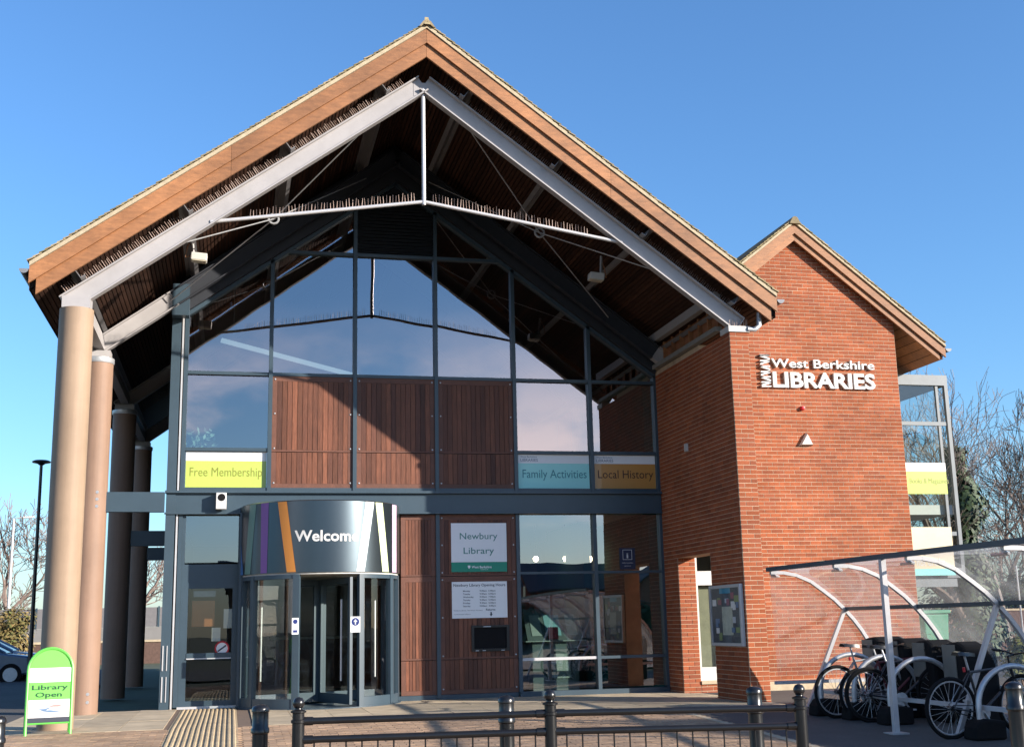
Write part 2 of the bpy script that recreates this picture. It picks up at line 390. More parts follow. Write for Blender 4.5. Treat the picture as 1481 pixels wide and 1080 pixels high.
# raking head, in pieces between mullions
for a, b in ((M[0]-.03, RC), (RC, M[6]+.02)):
    obj('rake_head', MB().beam((a, -.02, rake(a)-.02), (b, -.02, rake(b)-.02), .14, .10), FRAME, LIB)
def pane(X0, X1, z0, z1, material=GLASS, Y=.0, par=LIB):
    poly = [(X0, z0), (X1, z0)]
    t0, t1 = min(z1, rake(X0)-.07), min(z1, rake(X1)-.07)
    poly.append((X1, t1))
    # break point where the rake crosses z1
    if (t0 < z1) != (t1 < z1):
        xs = RC + (9.72-.07-z1)/.72*(1 if t1 < z1 else -1); poly.append((xs, z1))
    poly.append((X0, t0))
    tilt = random.uniform(-.0035, .0035); tv = random.uniform(-.0025, .0025)
    mx, mz = (X0+X1)/2, (z0+z1)/2
    mb = MB().add([(u, Y+tilt*(u-mx)+tv*(v-mz), v) for u, v in poly], [tuple(range(len(poly)))])
    return obj('pane', mb, material, par)
e = .036
for i in range(6):
    a, b = M[i]+e, M[i+1]-e
    if i in (0, 4, 5): pane(a, b, ZT0+.03, ZT1-.03); pane(a, b, ZT1+.03, 9.9 if i == 0 or i > 3 else ZT2-.03)
    else: pane(a, b, ZT1+.03, ZT2-.03)
    if i in (1, 3): pane(a, b, ZT2+.03, 9.9)
pane(M[4]+e, M[5]-e, ZW+.02, ZT0-.03); pane(M[5]+e, M[6]-e, ZW+.02, ZT0-.03); pane(M[0]+e, M[1]-e, ZW+.02, ZT0-.03)
# louvre under the apex
lv = obj('louvre', MB().prism([(M[2]+e, ZT2+.03), (M[3]-e, ZT2+.03), (M[3]-e, rake(M[3])-.08), (RC, rake(RC)-.08), (M[2]+e, rake(M[2])-.08)], .02, .05), DARKSTEEL, LIB)
z = ZT2+.07
while z < 9.5:
    hw = min(M[3]-e-RC, (9.62-z)/.72); 
    if hw > .1: obj('slat', MB().add([(RC-hw, -.05, z), (RC+hw, -.05, z), (RC+hw, .01, z+.05), (RC-hw, .01, z+.05), (RC-hw, -.05, z+.008), (RC+hw, -.05, z+.008)], [(0,1,2,3),(0,1,5,4)]), DARKSTEEL, lv)
    z += .068
# timber panels, boards one by one
stud_me = MB().lathe([(.016, 0), (.016, .006), (.010, .010)], (0, 0, 0), 8, 'y').mesh('stud'); stud_me.materials.append(GALV)
def timber_panel(X0, X1, z0, z1, n=13, Y=-.03, fr=.085, studs=True, mid=None):
    p = obj('timber_panel', B(X0, X1, Y+.004, Y+.03, z0, z1), TIMBER_FRAME, LIB)
    f = MB().box(X0, X0+fr, Y-.022, Y+.002, z0, z1).box(X1-fr, X1, Y-.022, Y+.002, z0, z1)
    if z1-z0 > .9: f.box(X0+fr, X1-fr, Y-.022, Y+.002, z1-fr*1.1, z1)
    f.box(X0+fr, X1-fr, Y-.022, Y+.002, z0, z0+(fr*.9 if z1-z0 < .9 else .03))
    obj('frame', f, TIMBER_FRAME, p)
    w = (X1-X0-2*fr)/n; zb, zt = z0+(fr*.9 if z1-z0 < .9 else .03), z1-(fr*1.1 if z1-z0 > .9 else 0)
    for k in range(n):
        xx = X0+fr+k*w; d = random.uniform(0, .004)
        obj('board', B(xx+.004, xx+w-.004, Y-.016-d, Y, zb+.002, zt-.002), TIMBER, p)
    if studs:
        for sx in (X0+.045, X1-.045):
            for sz in ([z0+.06, (z0+z1)/2, z1-.06] if z1-z0 > .9 else [z0+.09]):
                o = bpy.data.objects.new('stud', stud_me); COL.objects.link(o); o.location = (sx, Y-.024, sz); o.rotation_euler = (0, 0, math.pi); o.parent = p
for i in (1, 2, 3):
    timber_panel(M[i]+e, M[i+1]-e, ZW+.02+.0, 4.42, 14); timber_panel(M[i]+e, M[i+1]-e, 4.43, ZT1-.03, 14)
for (a, b, n) in ((.66, M[3]-e, 8), (M[3]+e, M[4]-e, 15)):
    timber_panel(a, b, .06, .66, n, studs=(n > 8)); timber_panel(a, b, .67, 2.15, n, studs=(n > 8)); timber_panel(a, b, 2.16, ZB0-.03, n, studs=(n > 8))
# beam at first floor, sill above it
obj('floor_beam', B(-3.50, 5.70, -.12, .06, ZB0, ZB1), FRAME, LIB)
obj('beam_flange', B(-3.52, 5.70, -.17, -.122, ZB0-.02, ZB0+.01), FRAME, LIB)
obj('sill', B(-3.52, 5.70, -.20, -.02, ZB1+.002, ZB1+.045), FRAME, LIB)
obj('base_sill', B(M[4]-.03, 5.69, -.16, .05, -.03, .06), FRAME, LIB)
obj('base_rail', B(.60, M[4]-.04, -.06, .05, -.03, .055), FRAME, LIB)
# ground floor windows to the right
for a, b in ((M[4]+e, M[5]-e), (M[5]+e, M[6]-e)):
    for z0, z1 in ((.09, .60), (.66, 2.17), (2.22, ZB0-.02)): pane(a, b, z0, z1)
    transom(a-e, b+e, .63, .05, ALU if a < 4 else FRAME); transom(a-e, b+e, 2.195, .045)
# left door bay
DX0, DX1 = M[0]+e, -2.22
obj('door_head', B(DX0, DX1, -.05, .04, 2.10, 2.42), FRAME, LIB)
pane(DX0+.05, DX1-.02, 2.45, ZB0-.04, GLASS)
obj('fanlight_frame', B(DX0, DX0+.05, -.05, .04, 2.42, ZB0), FRAME, LIB); obj('fanlight_frame', B(DX1-.02, DX1-.001, -.05, .04, 2.42, ZB0), FRAME, LIB)
ld = obj('door', MB().box(DX0, DX0+.13, -.06, -.01, .0, 2.10).box(DX1-.10, DX1, -.06, -.01, .0, 2.10).box(DX0+.13, DX1-.10, -.06, -.01, 0, .10).box(DX0+.13, DX1-.10, -.06, -.01, 2.0, 2.10), FRAME, LIB)
obj('push_bar', B(DX0+.13, DX1-.10, -.07, -.02, .80, .90), FRAME, ld)
obj('bar_edge', B(DX0+.13, DX1-.10, -.085, -.071, .795, .815), ALU, ld)
obj('threshold', B(DX0, DX1, -.14, -.065, -.03, .01), ALU, ld)
o = MB().quad((DX0+.13, -.035, .10), (DX1-.10, -.035, .10), (DX1-.10, -.035, 2.0), (DX0+.13, -.035, 2.0)); obj('pane', o, GLASS2, ld)
obj('door_post', B(-2.22, -2.02, -.35, .04, -.03, 3.3), FRAME, LIB)
for zz in (.10, .62):
    obj('post_strip', B(-3.47, -3.45, -.155, -.142, zz, zz+.42), ALU, LIB); obj('post_strip', B(-3.40, -3.385, -.155, -.142, zz, zz+.42), ALU, LIB)
# --- columns
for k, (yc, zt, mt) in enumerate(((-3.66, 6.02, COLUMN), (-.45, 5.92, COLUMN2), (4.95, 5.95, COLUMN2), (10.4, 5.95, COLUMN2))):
    xc = -4.70
    c = obj('column', MB().lathe([(.245, -.06), (.245, zt)], (xc, yc, 0), 40), mt, LIB, smooth=True)
    if k: obj('collar', MB().lathe([(.252, 0), (.262, .02), (.262, .09), (.25, .10)], (xc, yc, zt-.04), 36), GALV, c, smooth=True)
    obj('head_plate', B(xc-.2, xc+.2, yc-.16, yc+.16, zt+(.002 if not k else .062), zt+.18), STEEL, c)
    if k == 1:
        for zz in (3.62, 3.50, 3.38, .30, .17):
            t = -1.15; obj('bolt', MB().lathe([(.026, 0), (.026, .012), (.014, .02)], (xc+.245*math.cos(t), yc+.245*math.sin(t)-.012, zz), 10, 'y'), GALV, c)
obj('link_beam', B(-4.50, -3.51, -.52, -.36, 3.30, 3.64), FRAME, LIB)
obj('link_beam', B(-4.50, -3.40, 4.88, 5.04, 3.08, 3.40), FRAME, LIB)
obj('link_beam', B(-4.50, -3.40, 10.3, 10.5, 3.08, 3.40), FRAME, LIB)
# --- spikes
def spikes(pts, parent, h=.11, step=.045, up=(0, 0, 1)):
    mb = MB(); up = Vector(up)
    for a, b in zip(pts[:-1], pts[1:]):
        a, b = Vector(a), Vector(b); n = int((b-a).length/step)
        for k in range(n):
            p = a+(b-a)*((k+.5)/n); q = p+up*h*random.uniform(.85, 1.1)+Vector((random.uniform(-.012, .012), random.uniform(-.03, .03), 0))
            mb.tube([p, q], [.0055, .003], 3, cap=False)
    return stuff(obj('bird_spikes', mb, SPIKE, parent))
# --- rafters of the porch frame: I sections along the slope
def isec(mb, p, q, depth, width, tw=.014, tf=.022, nrm=Vector((0, 1, 0))):
    p, q = Vector(p), Vector(q); d = (q-p).normalized(); u = nrm.cross(d).normalized()
    if u.z < 0: u = -u
    mb.beam(p, q, tw, depth-2*tf, u)
    mb.beam(p+u*(depth/2-tf/2), q+u*(depth/2-tf/2), width, tf, u); mb.beam(p-u*(depth/2-tf/2), q-u*(depth/2-tf/2), width, tf, u)
    return u
RY = -3.70; RD = .29
def rafter_frame(Y, top, material, name='rafter', depth=RD, spk=True, inner=None):
    c = math.cos(math.atan(SL)); off = depth/2/c
    for sgn, xe in ((-1, -4.86), (1, 5.93)):
        p = Vector((RC+sgn*.012, Y, top-off)); q = Vector((xe, Y, top-off-SL*abs(xe-RC)))
        if inner:
            cut = -3.46 if sgn < 0 else 5.6; m_ = p+(q-p)*((cut-p.x)/(q.x-p.x)); mb = MB(); isec(mb, p, m_, depth, .15); obj('inner_rafter', mb, inner, LIB); p = m_
        mb = MB(); isec(mb, p, q, depth, .15)
        d = (q-p).normalized(); nn = Vector((-d.z, 0, d.x)); nn = nn if nn.z > 0 else -nn
        mb.beam(q-d*.004, q+d*.012, .145, depth*.98, nn)
        r_ = obj(name, mb, material, LIB)
        if spk: spikes([p+nn*depth/2+d*.25, q+nn*depth/2-d*.1], r_, .13, .036, nn)
    return top
rafter_frame(RY, 10.26, STEEL)
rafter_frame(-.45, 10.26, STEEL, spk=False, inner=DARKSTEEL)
obj('apex_plate', B(RC-.17, RC+.17, RY-.012, RY+.012, 9.86, 10.10), STEEL, LIB)
for yy in (5, 10.4): rafter_frame(yy, 10.26, STEEL, spk=False)
# dark infill above the glazing up to the roof, in the plane of the second frame
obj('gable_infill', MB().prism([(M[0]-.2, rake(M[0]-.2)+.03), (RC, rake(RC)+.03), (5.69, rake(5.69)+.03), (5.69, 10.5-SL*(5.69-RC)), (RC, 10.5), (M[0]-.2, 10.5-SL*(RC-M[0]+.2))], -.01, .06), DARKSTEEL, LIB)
for a, b in ((-3.42, RC), (RC, 5.69)):
    obj('head_fascia', MB().add([(a, -.20, rake(a)+.0), (b, -.20, rake(b)+.0), (b, -.20, rake(b)+.36), (a, -.20, rake(a)+.36), (a, -.03, rake(a)+.0), (b, -.03, rake(b)+.0), (b, -.03, rake(b)+.36), (a, -.03, rake(a)+.36)],
        [(0,1,2,3),(0,4,5,1),(2,6,7,3),(0,3,7,4)]), DARKSTEEL, LIB)
obj('corner_box', B(-3.50, -3.20, -.46, -.21, 6.82, 7.40), FRAME, LIB)
# king post, ties, bracing rods
obj('king_post', MB().tube([(.56, RY, 10.0), (.56, RY, 7.97)], .035, 12), ALU, LIB, smooth=True)
for sgn in (-1, 1):
    p, q = (.56+sgn*.03, RY, 8.02), (.56+sgn*3.36, RY, 7.50)
    t = obj('tie_rod', MB().tube([p, q], .030, 10), ALU, LIB, smooth=True)
    spikes([(p[0]+sgn*.1, RY, p[2]+.01), (p[0]+sgn*2.75, RY, p[2]-.43)], t, .145, .05)
    # roof bracing rods with a ring
    rx = .56+sgn*2.35; ring = Vector((rx, -2.1, 8.15))
    for e_ in ((.56+sgn*.5, RY, 9.75), (.56+sgn*4.6, RY, 6.85), (.56+sgn*.6, -.5, 9.6), (.56+sgn*4.1, -.5, 7.05)):
        obj('brace_rod', MB().tube([ring, e_], .011, 6), GALV, LIB)
    obj('brace_ring', MB().tube([ring+Vector((.085*math.cos(t_*.5236), 0, .085*math.sin(t_*.5236))) for t_ in range(12)], .02, 6, closed=True), GALV, LIB)
# purlins: Z sections on the rafters, running back
for sgn in (-1, 1):
    for dx in (.63, 2.15, 3.68, 5.2):
        X = RC+sgn*dx; zb = 10.275-SL*dx
        mb = MB(); y0, y1 = -3.93, 12
        n = Vector((SL*sgn, 0, 1)).normalized(); t = Vector((n.z, 0, -n.x))*sgn
        def P(a, b): v = Vector((X, 0, zb))+t*a+n*b; return (v.x, v.z)
        mb.prism([P(0, 0), P(.012, 0), P(.012, .19), P(0, .19)], y0, y1); mb.prism([P(-.07, 0), P(-.001, 0), P(-.001, .012), P(-.07, .012)], y0, y1); mb.prism([P(.013, .178), P(.08, .178), P(.08, .19), P(.013, .19)], y0, y1)
        obj('purlin', mb, mat('purlin_grey', (.17, .165, .17), .5, var=.1), LIB)
# --- roof: boarded soffit, fascias, tiles, gutters
RF = -4.05; EL, ER = -5.34, 6.48; RB = 12.6
def zsof(X): return 10.52 - SL*abs(X-RC)
c_ = math.cos(math.atan(SL)); s_ = math.sin(math.atan(SL))
for sgn, E_ in ((-1, EL), (1, ER)):
    L_ = abs(E_-RC)
    obj('roof_deck', MB().add([(RC, RF+.10, 10.58), (E_, RF+.10, 10.58-SL*L_), (E_, RB, 10.58-SL*L_), (RC, RB, 10.58), (RC, RF+.10, 10.80), (E_, RF+.10, 10.80-SL*L_), (E_, RB, 10.80-SL*L_), (RC, RB, 10.80)],
        [(0,1,2,3),(4,5,6,7),(0,1,5,4),(2,3,7,6),(1,2,6,5)]), mat('roof_void', (.012, .01, .009), .9), LIB)
    n = int(L_/.060)
    for k in range(n):
        d0 = k*.060+.006; d1 = d0+.044
        a, b = RC+sgn*d0, RC+sgn*d1
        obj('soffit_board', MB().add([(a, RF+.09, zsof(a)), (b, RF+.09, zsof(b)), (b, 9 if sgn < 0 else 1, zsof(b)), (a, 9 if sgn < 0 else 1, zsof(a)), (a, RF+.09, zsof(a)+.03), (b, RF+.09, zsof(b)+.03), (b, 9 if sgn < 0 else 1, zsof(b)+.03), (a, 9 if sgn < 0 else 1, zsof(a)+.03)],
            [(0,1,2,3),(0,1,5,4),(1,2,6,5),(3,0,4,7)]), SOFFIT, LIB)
    # fascia boards: upper proud, lower set back; each in two lengths with a butt joint
    for (zt, h, y0, y1, e1) in ((10.89, .245, RF-.03, RF+.01, 0), (10.66, .245, RF+.012, RF+.055, -.10)):
        cut = RC+sgn*L_*.52
        for a, b in ((RC+sgn*.002, cut-sgn*.002), (cut+sgn*.002, E_+sgn*e1)):
            V = [(a, y0, zt-SL*abs(a-RC)), (b, y0, zt-SL*abs(b-RC)), (b, y0, zt-h-SL*abs(b-RC)), (a, y0, zt-h-SL*abs(a-RC))]
            V += [(u, y1, w) for (u, v, w) in V]
            obj('fascia_board', MB().add(V, [(0,1,2,3),(4,7,6,5),(0,4,5,1),(1,5,6,2),(2,6,7,3),(3,7,4,0)]), CEDAR, LIB)
    # verge undercloak and tiles
    V = [(RC, RF-.05, 10.90), (E_, RF-.05, 10.90-SL*L_), (E_, RF-.05, 10.965-SL*L_), (RC, RF-.05, 10.965)]; V += [(u, RF+.3, w) for u, v, w in V]
    obj('undercloak', MB().add(V, [(0,1,2,3),(4,7,6,5),(0,4,5,1),(1,5,6,2),(2,6,7,3),(3,7,4,0)]), mat('mortar_verge', (0.4256, 0.3496, 0.2356), .95, var=.2, scale=14, bump=.4), LIB)
    nt_ = int(L_/c_/.10)
    rest = MB()
    for k in range(nt_):
        d0 = .02+k*.10*c_; d1 = d0+.15*c_
        jit = random.uniform(-.008, .008); za = 10.965+random.uniform(0, .008)
        p0 = Vector((RC+sgn*d0, 0, za-SL*d0)); p1 = Vector((RC+sgn*d1, 0, za+.028-SL*d1)); nn = Vector((sgn*s_, 0, c_))*.016
        def tl(mb, y0, y1):
            V = [p0, p1, p1+nn, p0+nn]; V = [(v.x, y0, v.z) for v in V]+[(v.x, y1, v.z) for v in V]
            mb.add(V, [(0,1,2,3),(4,7,6,5),(0,4,5,1),(1,5,6,2),(2,6,7,3)])
        q = MB(); tl(q, RF-.06+jit, RF+.09+jit); obj('tile', q, TILE, LIB)
        yy = RF+.095
        for t in range(8): tl(rest, yy, yy+.16); yy += .165
        tl(rest, yy, RB)
    stuff(obj('roof_tiles', rest, TILE, LIB))
    # gutter: half round along the eave
    gx = E_+sgn*.075; gzv = 10.86-SL*L_
    prof = [(gx+.068*math.cos(t), gzv+.068*math.sin(t)) for t in [math.pi+math.pi*k/8 for k in range(9)]]
    prof2 = [(gx+.060*math.cos(t), gzv+.060*math.sin(t)) for t in [math.pi+math.pi*k/8 for k in range(9)]][::-1]
    gt = obj('gutter', MB().prism(prof+prof2, RF-.02, RB), mat('dark_gutter', (.03, .034, .04), .4), LIB)
    obj('gutter_end', MB().prism(prof, RF-.028, RF-.021), mat('gutter_end_grey', (.17, .18, .2), .5), gt)
    obj('eaves_board', MB().add([(E_, RF+.06, 10.56-SL*L_), (E_, RB, 10.56-SL*L_), (E_, RB, 10.84-SL*L_), (E_, RF+.06, 10.84-SL*L_)], [(0,1,2,3)]), mat('dark_eaves_board', (.05, .035, .03), .7), LIB)
rp = MB()
for k in range(14):
    y0 = RF-.09+k*.45; obj('ridge_tile', MB().prism([(RC-.13, 10.90), (RC-.06, 11.0), (RC, 11.02), (RC+.06, 11.0), (RC+.13, 10.90), (RC+.10, 10.90), (RC, 10.985), (RC-.10, 10.90)], y0, y0+.455), TILE, LIB)
obj('ridge_finial', MB().add([(RC-.05, RF-.11, 10.93), (RC+.05, RF-.11, 10.93), (RC+.03, RF-.02, 11.10), (RC-.03, RF-.02, 11.10), (RC, RF+.05, 10.98)], [(0,1,2,3),(0,3,4),(1,4,2),(2,4,3)]), TILE, LIB)
# longitudinal steel between the columns' heads, left
obj('eaves_beam', B(-4.78, -4.62, -3.5, 12, 6.14, 6.34), STEEL, LIB)

# ------------------------------------------------------------------ brickwork
WY = -.82; XR = 5.72; PY = -3.78; WX1 = 10.585
WA = 8.47
def wrake(X): return 8.80-.785*abs(X-WA)
bricks = []      # (8 corner-ish box, distance)
CH = .075
def add_brick(kind, u0, u1, z0, z1):
    g_ = .005; j = random.uniform(-.001, .0012); d = .0035+j
    if kind == 'wing': b = (u0+g_, u1-g_, WY-d, WY+.02, z0+g_, z1-g_)
    elif kind == 'pier': b = (u0+g_, u1-g_, PY-d, PY+.02, z0+g_, z1-g_)
    elif kind == 'jamb': b = (u0+g_, u1-g_, WY-d, WY+.02, z0+g_, z1-g_)
    elif kind == 'return': b = (XR-d, XR+.02, u0+g_, u1-g_, z0+g_, z1-g_)
    elif kind == 'wingside': b = (WX1-.02, WX1+d, u0+g_, u1-g_, z0+g_, z1-g_)
    c = Vector(((b[0]+b[1])/2, (b[2]+b[3])/2, (b[4]+b[5])/2)); bricks.append((b, (c-CAM).length*(1.6 if kind in ('return', 'wingside') else 1)))
nrow = 125
for r in range(-1, nrow):
    z0 = r*CH; z1 = z0+CH
    # gable wall of the wing
    u = 6.06 - (r % 2)*.1125
    while u < WX1-.02:
        a, b = max(u, 6.06), min(u+.225, WX1)
        if WX1-b < .06: b = WX1
        mid = (a+b)/2
        if b-a > .03 and z0 < wrake(mid)+.10:
            hole = (z1 > .18 and z0 < 2.55 and a < 6.62)
            if not hole: add_brick('wing', a, b, z0, z1)
            elif b > 6.62+.04: add_brick('wing', 6.62, b, z0, z1)
        u += .225
    if z1 < 6.03:
        # pier front, one and a half bricks
        if r % 2: add_brick('pier', XR, XR+.1125, z0, z1); add_brick('pier', XR+.1125, XR+.3375, z0, z1)
        else: add_brick('pier', XR, XR+.225, z0, z1); add_brick('pier', XR+.225, XR+.3375, z0, z1)
        # return wall
        v = PY+.012 - (r % 2)*.1125
        while v < -.03:
            a, b = max(v, PY+.012), min(v+.225, -.02)
            if b-a > .03:
                if z0 < 2.40 and b > -2.40 and a < WY:
                    if a < -2.44: add_brick('return', a, -2.40, z0, z1)
                    if b > WY+.04: add_brick('return', WY+.012, b, z0, z1)
                else: add_brick('return', a, b, z0, z1)
            v += .225
        if z0 < 2.42:
            if r % 2: add_brick('jamb', XR, XR+.1125, z0, z1); add_brick('jamb', XR+.1125, 6.055, z0, z1)
            else: add_brick('jamb', XR, XR+.225, z0, z1); add_brick('jamb', XR+.225, 6.055, z0, z1)
bw = obj('brick_wall', MB().box(XR, XR+.335, PY, -2.40, -.1, 5.998).box(XR, XR+.335, -2.40, WY, 2.40, 6.09).box(XR, XR+.335, WY+.004, 0, -.1, 6.09), MORTAR, LIB)
ww = obj('gable_wall', MB().prism([(6.62, -.1), (WX1, -.1), (WX1, wrake(WX1)+.12), (WA, wrake(WA)+.12), (6.06, wrake(6.06)+.12), (6.06, 2.55), (6.62, 2.55)], WY, WY+.3)
         .box(6.06, 6.62, WY, WY+.3, -.1, .18).box(WX1-.3, WX1, WY+.3, 12, -.1, 6.9), MORTAR, LIB)
bricks.sort(key=lambda t: t[1])
shared = {}
restb = MB()
for i, (b, d) in enumerate(bricks):
    if i < 300:
        dims = tuple(round(b[k+1]-b[k], 3) for k in (0, 2, 4))
        if dims not in shared:
            q = MB().box(-dims[0]/2, dims[0]/2, -dims[1]/2, dims[1]/2, -dims[2]/2, dims[2]/2); shared[dims] = q.mesh('brick'); shared[dims].materials.append(BRICK)
        o = bpy.data.objects.new('brick', shared[dims]); COL.objects.link(o)
        o.location = ((b[0]+b[1])/2, (b[2]+b[3])/2, (b[4]+b[5])/2); o.parent = bw if b[2] < WY-.1 else ww
    else: restb.box(*b)
stuff(obj('brickwork', restb, BRICK, ww))
# ledge, coping and rafter feet over the return wall
obj('wall_gutter', B(XR-.10, XR+.02, PY+.35, -.03, 6.10, 6.18), mat('grey_ledge', (.22, .21, .19), .7, var=.15), LIB)
obj('coping', B(XR-.02, XR+.36, PY-.03, PY+.34, 6.0, 6.10), OFFWHITE, LIB)
obj('downpipe_neck', MB().tube([(XR+.32, PY-.02, 6.05), (XR+.46, PY-.02, 6.05), (XR+.54, PY-.02, 6.12), (XR+.55, PY-.02, 6.34)], .045, 10), GALV, LIB, smooth=True)
obj('eaves_infill', B(XR+.10, XR+.14, PY+.30, -.03, 6.19, 6.60), mat('eaves_infill_timber', (.30, .12, .055), .7, var=.25), LIB)
for k in range(8): 
    yy = PY+.5+k*.45; obj('rafter_foot', B(XR+.02, XR+.098, yy, yy+.05, 6.19, 6.58), CEDAR, LIB)
obj('wall_plate', B(XR-.12, XR+.0, PY+.30, -.03, 6.62, 6.78), STEEL, LIB)
spikes([(XR+.0, PY-.0, 6.10), (XR+.34, PY-.0, 6.10)], LIB, .14, .03)
obj('plinth', B(6.64, WX1+.02, WY-.10, WY-.012, -.1, .13), CONC, LIB)
# window in the passage
wf = obj('window', MB().box(6.06, 6.11, WY+.06, WY+.14, .18, 2.55).box(6.57, 6.62, WY+.06, WY+.14, .18, 2.55).box(6.11, 6.57, WY+.06, WY+.14, 1.90, 2.16).box(6.11, 6.57, WY+.06, WY+.14, .18, .42).box(6.11, 6.57, WY+.06, WY+.14, 2.50, 2.55), OFFWHITE, LIB)
obj('pane', MB().quad((6.11, WY+.10, .42), (6.57, WY+.10, .42), (6.57, WY+.10, 1.90), (6.11, WY+.10, 1.90)), GLASS2, wf)
obj('pane', MB().quad((6.11, WY+.10, 2.16), (6.57, WY+.10, 2.16), (6.57, WY+.10, 2.50), (6.11, WY+.10, 2.50)), GLASS2, wf)
obj('inner_wall', B(6.0, 7.4, WY+.9, WY+1.0, -.1, 3.0), INTW, wf)
obj('blind', B(6.10, 6.60, WY+.20, WY+.22, .4, 1.9), mat('beige_blind', (.22, .20, .13), .8, var=.2), wf)
obj('window_sill', B(6.06, 6.62, WY-.03, WY+.058, .12, .178), CONC, wf)
# wing roof
WE = 11.60; GY = -.98
for sgn, E_ in ((-1, 5.9), (1, WE)):
    L_ = abs(E_-WA)
    def strip(name, zt, h, y0, y1, mt, end=0):
        E2 = E_+sgn*end
        V = [(WA, y0, zt), (E2, y0, zt-.785*abs(E2-WA)), (E2, y0, zt-h-.785*abs(E2-WA)), (WA, y0, zt-h)]; V += [(u, y1, w) for u, v, w in V]
        obj(name, MB().add(V, [(0,1,2,3),(4,7,6,5),(0,4,5,1),(1,5,6,2),(2,6,7,3),(3,7,4,0)]), mt, LIB)
    strip('fascia_board', 9.00, .20, GY-.02, GY+.02, CEDAR); strip('fascia_board', 8.82, .16, GY+.022, GY+.07, CEDAR, -.12)
    strip('undercloak', 9.06, .055, GY-.05, GY+.2, MATS['mortar_verge'])
    strip('roof_deck', 8.98, .16, GY+.09, 14, MATS['roof_void'])
    for k in range(int(L_/.785/.10)):
        d0 = .02+k*.0787; d1 = d0+.118
        if d0 > L_: break
        za = 9.062+random.uniform(0, .008); y0 = GY-.06+random.uniform(-.008, .008)
        V = [(WA+sgn*d0, y0, za-.785*d0), (WA+sgn*d1, y0, za+.026-.785*d1), (WA+sgn*(d1+.01), y0, za+.043-.785*d1), (WA+sgn*(d0+.01), y0, za+.017-.785*d0)]; V += [(u, y0+.4, w) for u, v, w in V]
        obj('tile', MB().add(V, [(0,1,2,3),(4,7,6,5),(0,4,5,1),(1,5,6,2),(2,6,7,3),(3,7,4,0)]), TILE, LIB)
    strip('roof_tiles', 9.075, .03, GY+.34, 14, TILE2, .02)
gx = WE+.07; gzv = 9.0-.785*(WE-WA)-.02
gt = obj('gutter', MB().prism([(gx+.065*math.cos(math.pi+math.pi*k/8), gzv+.065*math.sin(math.pi+math.pi*k/8)) for k in range(9)], GY-.02, 14), MATS['dark_gutter'], LIB)
obj('gutter_end', MB().prism([(gx+.066*math.cos(math.pi+math.pi*k/8), gzv+.066*math.sin(math.pi+math.pi*k/8)) for k in range(9)], GY-.028, GY-.021), MATS['gutter_end_grey'], gt)
for k in range(6):
    a = WX1+.03+k*.165; zz = 8.78-.785*(a-WA)
    obj('soffit_board', MB().add([(a, GY+.075, zz), (a+.155, GY+.075, zz-.122), (a+.155, 12, zz-.122), (a, 12, zz)], [(0,1,2,3)]), CEDAR, LIB)
obj('ridge_tile', MB().prism([(WA-.12, 8.98), (WA-.05, 9.11), (WA, 9.13), (WA+.05, 9.11), (WA+.12, 8.98)], GY-.09, 14), TILE, LIB)
# oriel bay to the right of the wing
OY = .3
def oy(x, y): return atY(x, y, OY)
ox1 = 12.32
bay = obj('bay_window', MB().box(10.6, ox1+.06, OY-.06, 3.2, 6.02, 6.24).box(ox1-.02, ox1+.06, OY-.06, OY+.02, 2.2, 6.02).box(10.6, ox1-.02, OY-.04, OY+.02, 5.16, 5.24).box(10.6, ox1-.02, OY-.04, OY+.02, 2.86, 2.94).box(10.6, ox1+.06, OY-.06, 3.2, 2.0, 2.2).box(ox1-.22, ox1-.16, OY-.03, OY+.02, 2.2, 6.02)
          .box(ox1-.02, ox1+.06, 3.1, 3.2, 2.2, 6.02).box(10.6, ox1-.2, OY-.14, OY+.02, 1.82, 1.98), mat('bay_frame_grey', (.13, .15, .165), .45), LIB)
for z0, z1 in ((2.94, 5.16), (5.24, 6.02)):
    obj('pane', MB().quad((10.6, OY, z0), (ox1-.22, OY, z0), (ox1-.22, OY, z1), (10.6, OY, z1)), GLASS2, bay)
    obj('pane', MB().quad((ox1, OY+.02, z0), (ox1, 3.1, z0), (ox1, 3.1, z1), (ox1, OY+.02, z1)), GLASS2, bay)
obj('inner_floor', B(10.6, ox1-.03, OY+.05, 3.1, 3.3, 3.5), OFFWHITE, bay)
obj('inner_post', B(11.45, 11.57, 1.2, 1.35, 2.2, 6.0), OFFWHITE, bay)
obj('inner_panel', B(10.62, 10.7, .4, 3.0, 2.2, 6.0), INTW, bay)

# ------------------------------------------------------------------ revolving door
DC = Vector((-.80, -.05, 0)); DR = 1.42; DZ0, DZ1 = 2.20, 3.40
rd = obj('revolving_door', MB().lathe([(DR, DZ0), (DR, DZ1), (DR-.02, DZ1+.015)], (DC.x, DC.y, 0), 96), mat('drum_gloss_blue', (.075, .098, .115), .30, metal=.85, var=.03, spec=.6), LIB, smooth=True)
obj('drum_ceiling', MB().lathe([(DR-.03, DZ0-.03), (DR-.03, DZ0-.002)], (DC.x, DC.y, 0), 64), OFFWHITE, rd)
def cyl(u, v, d=0, r=DR): return (DC.x+(r+d)*math.sin(u/r), DC.y-(r+d)*math.cos(u/r), v)
def uof(px, py):      # arc length on the drum's front hit by a pixel
    v = ray(px, py); o_ = CAM-DC; A = v.x**2+v.y**2; Bq = 2*(o_.x*v.x+o_.y*v.y); Cq = o_.x**2+o_.y**2-DR**2
    D = max(Bq*Bq-4*A*Cq, 0); t = (-Bq-math.sqrt(D))/(2*A); p = CAM+v*t
    return DR*math.atan2(p.x-DC.x, -(p.y-DC.y)), p.z
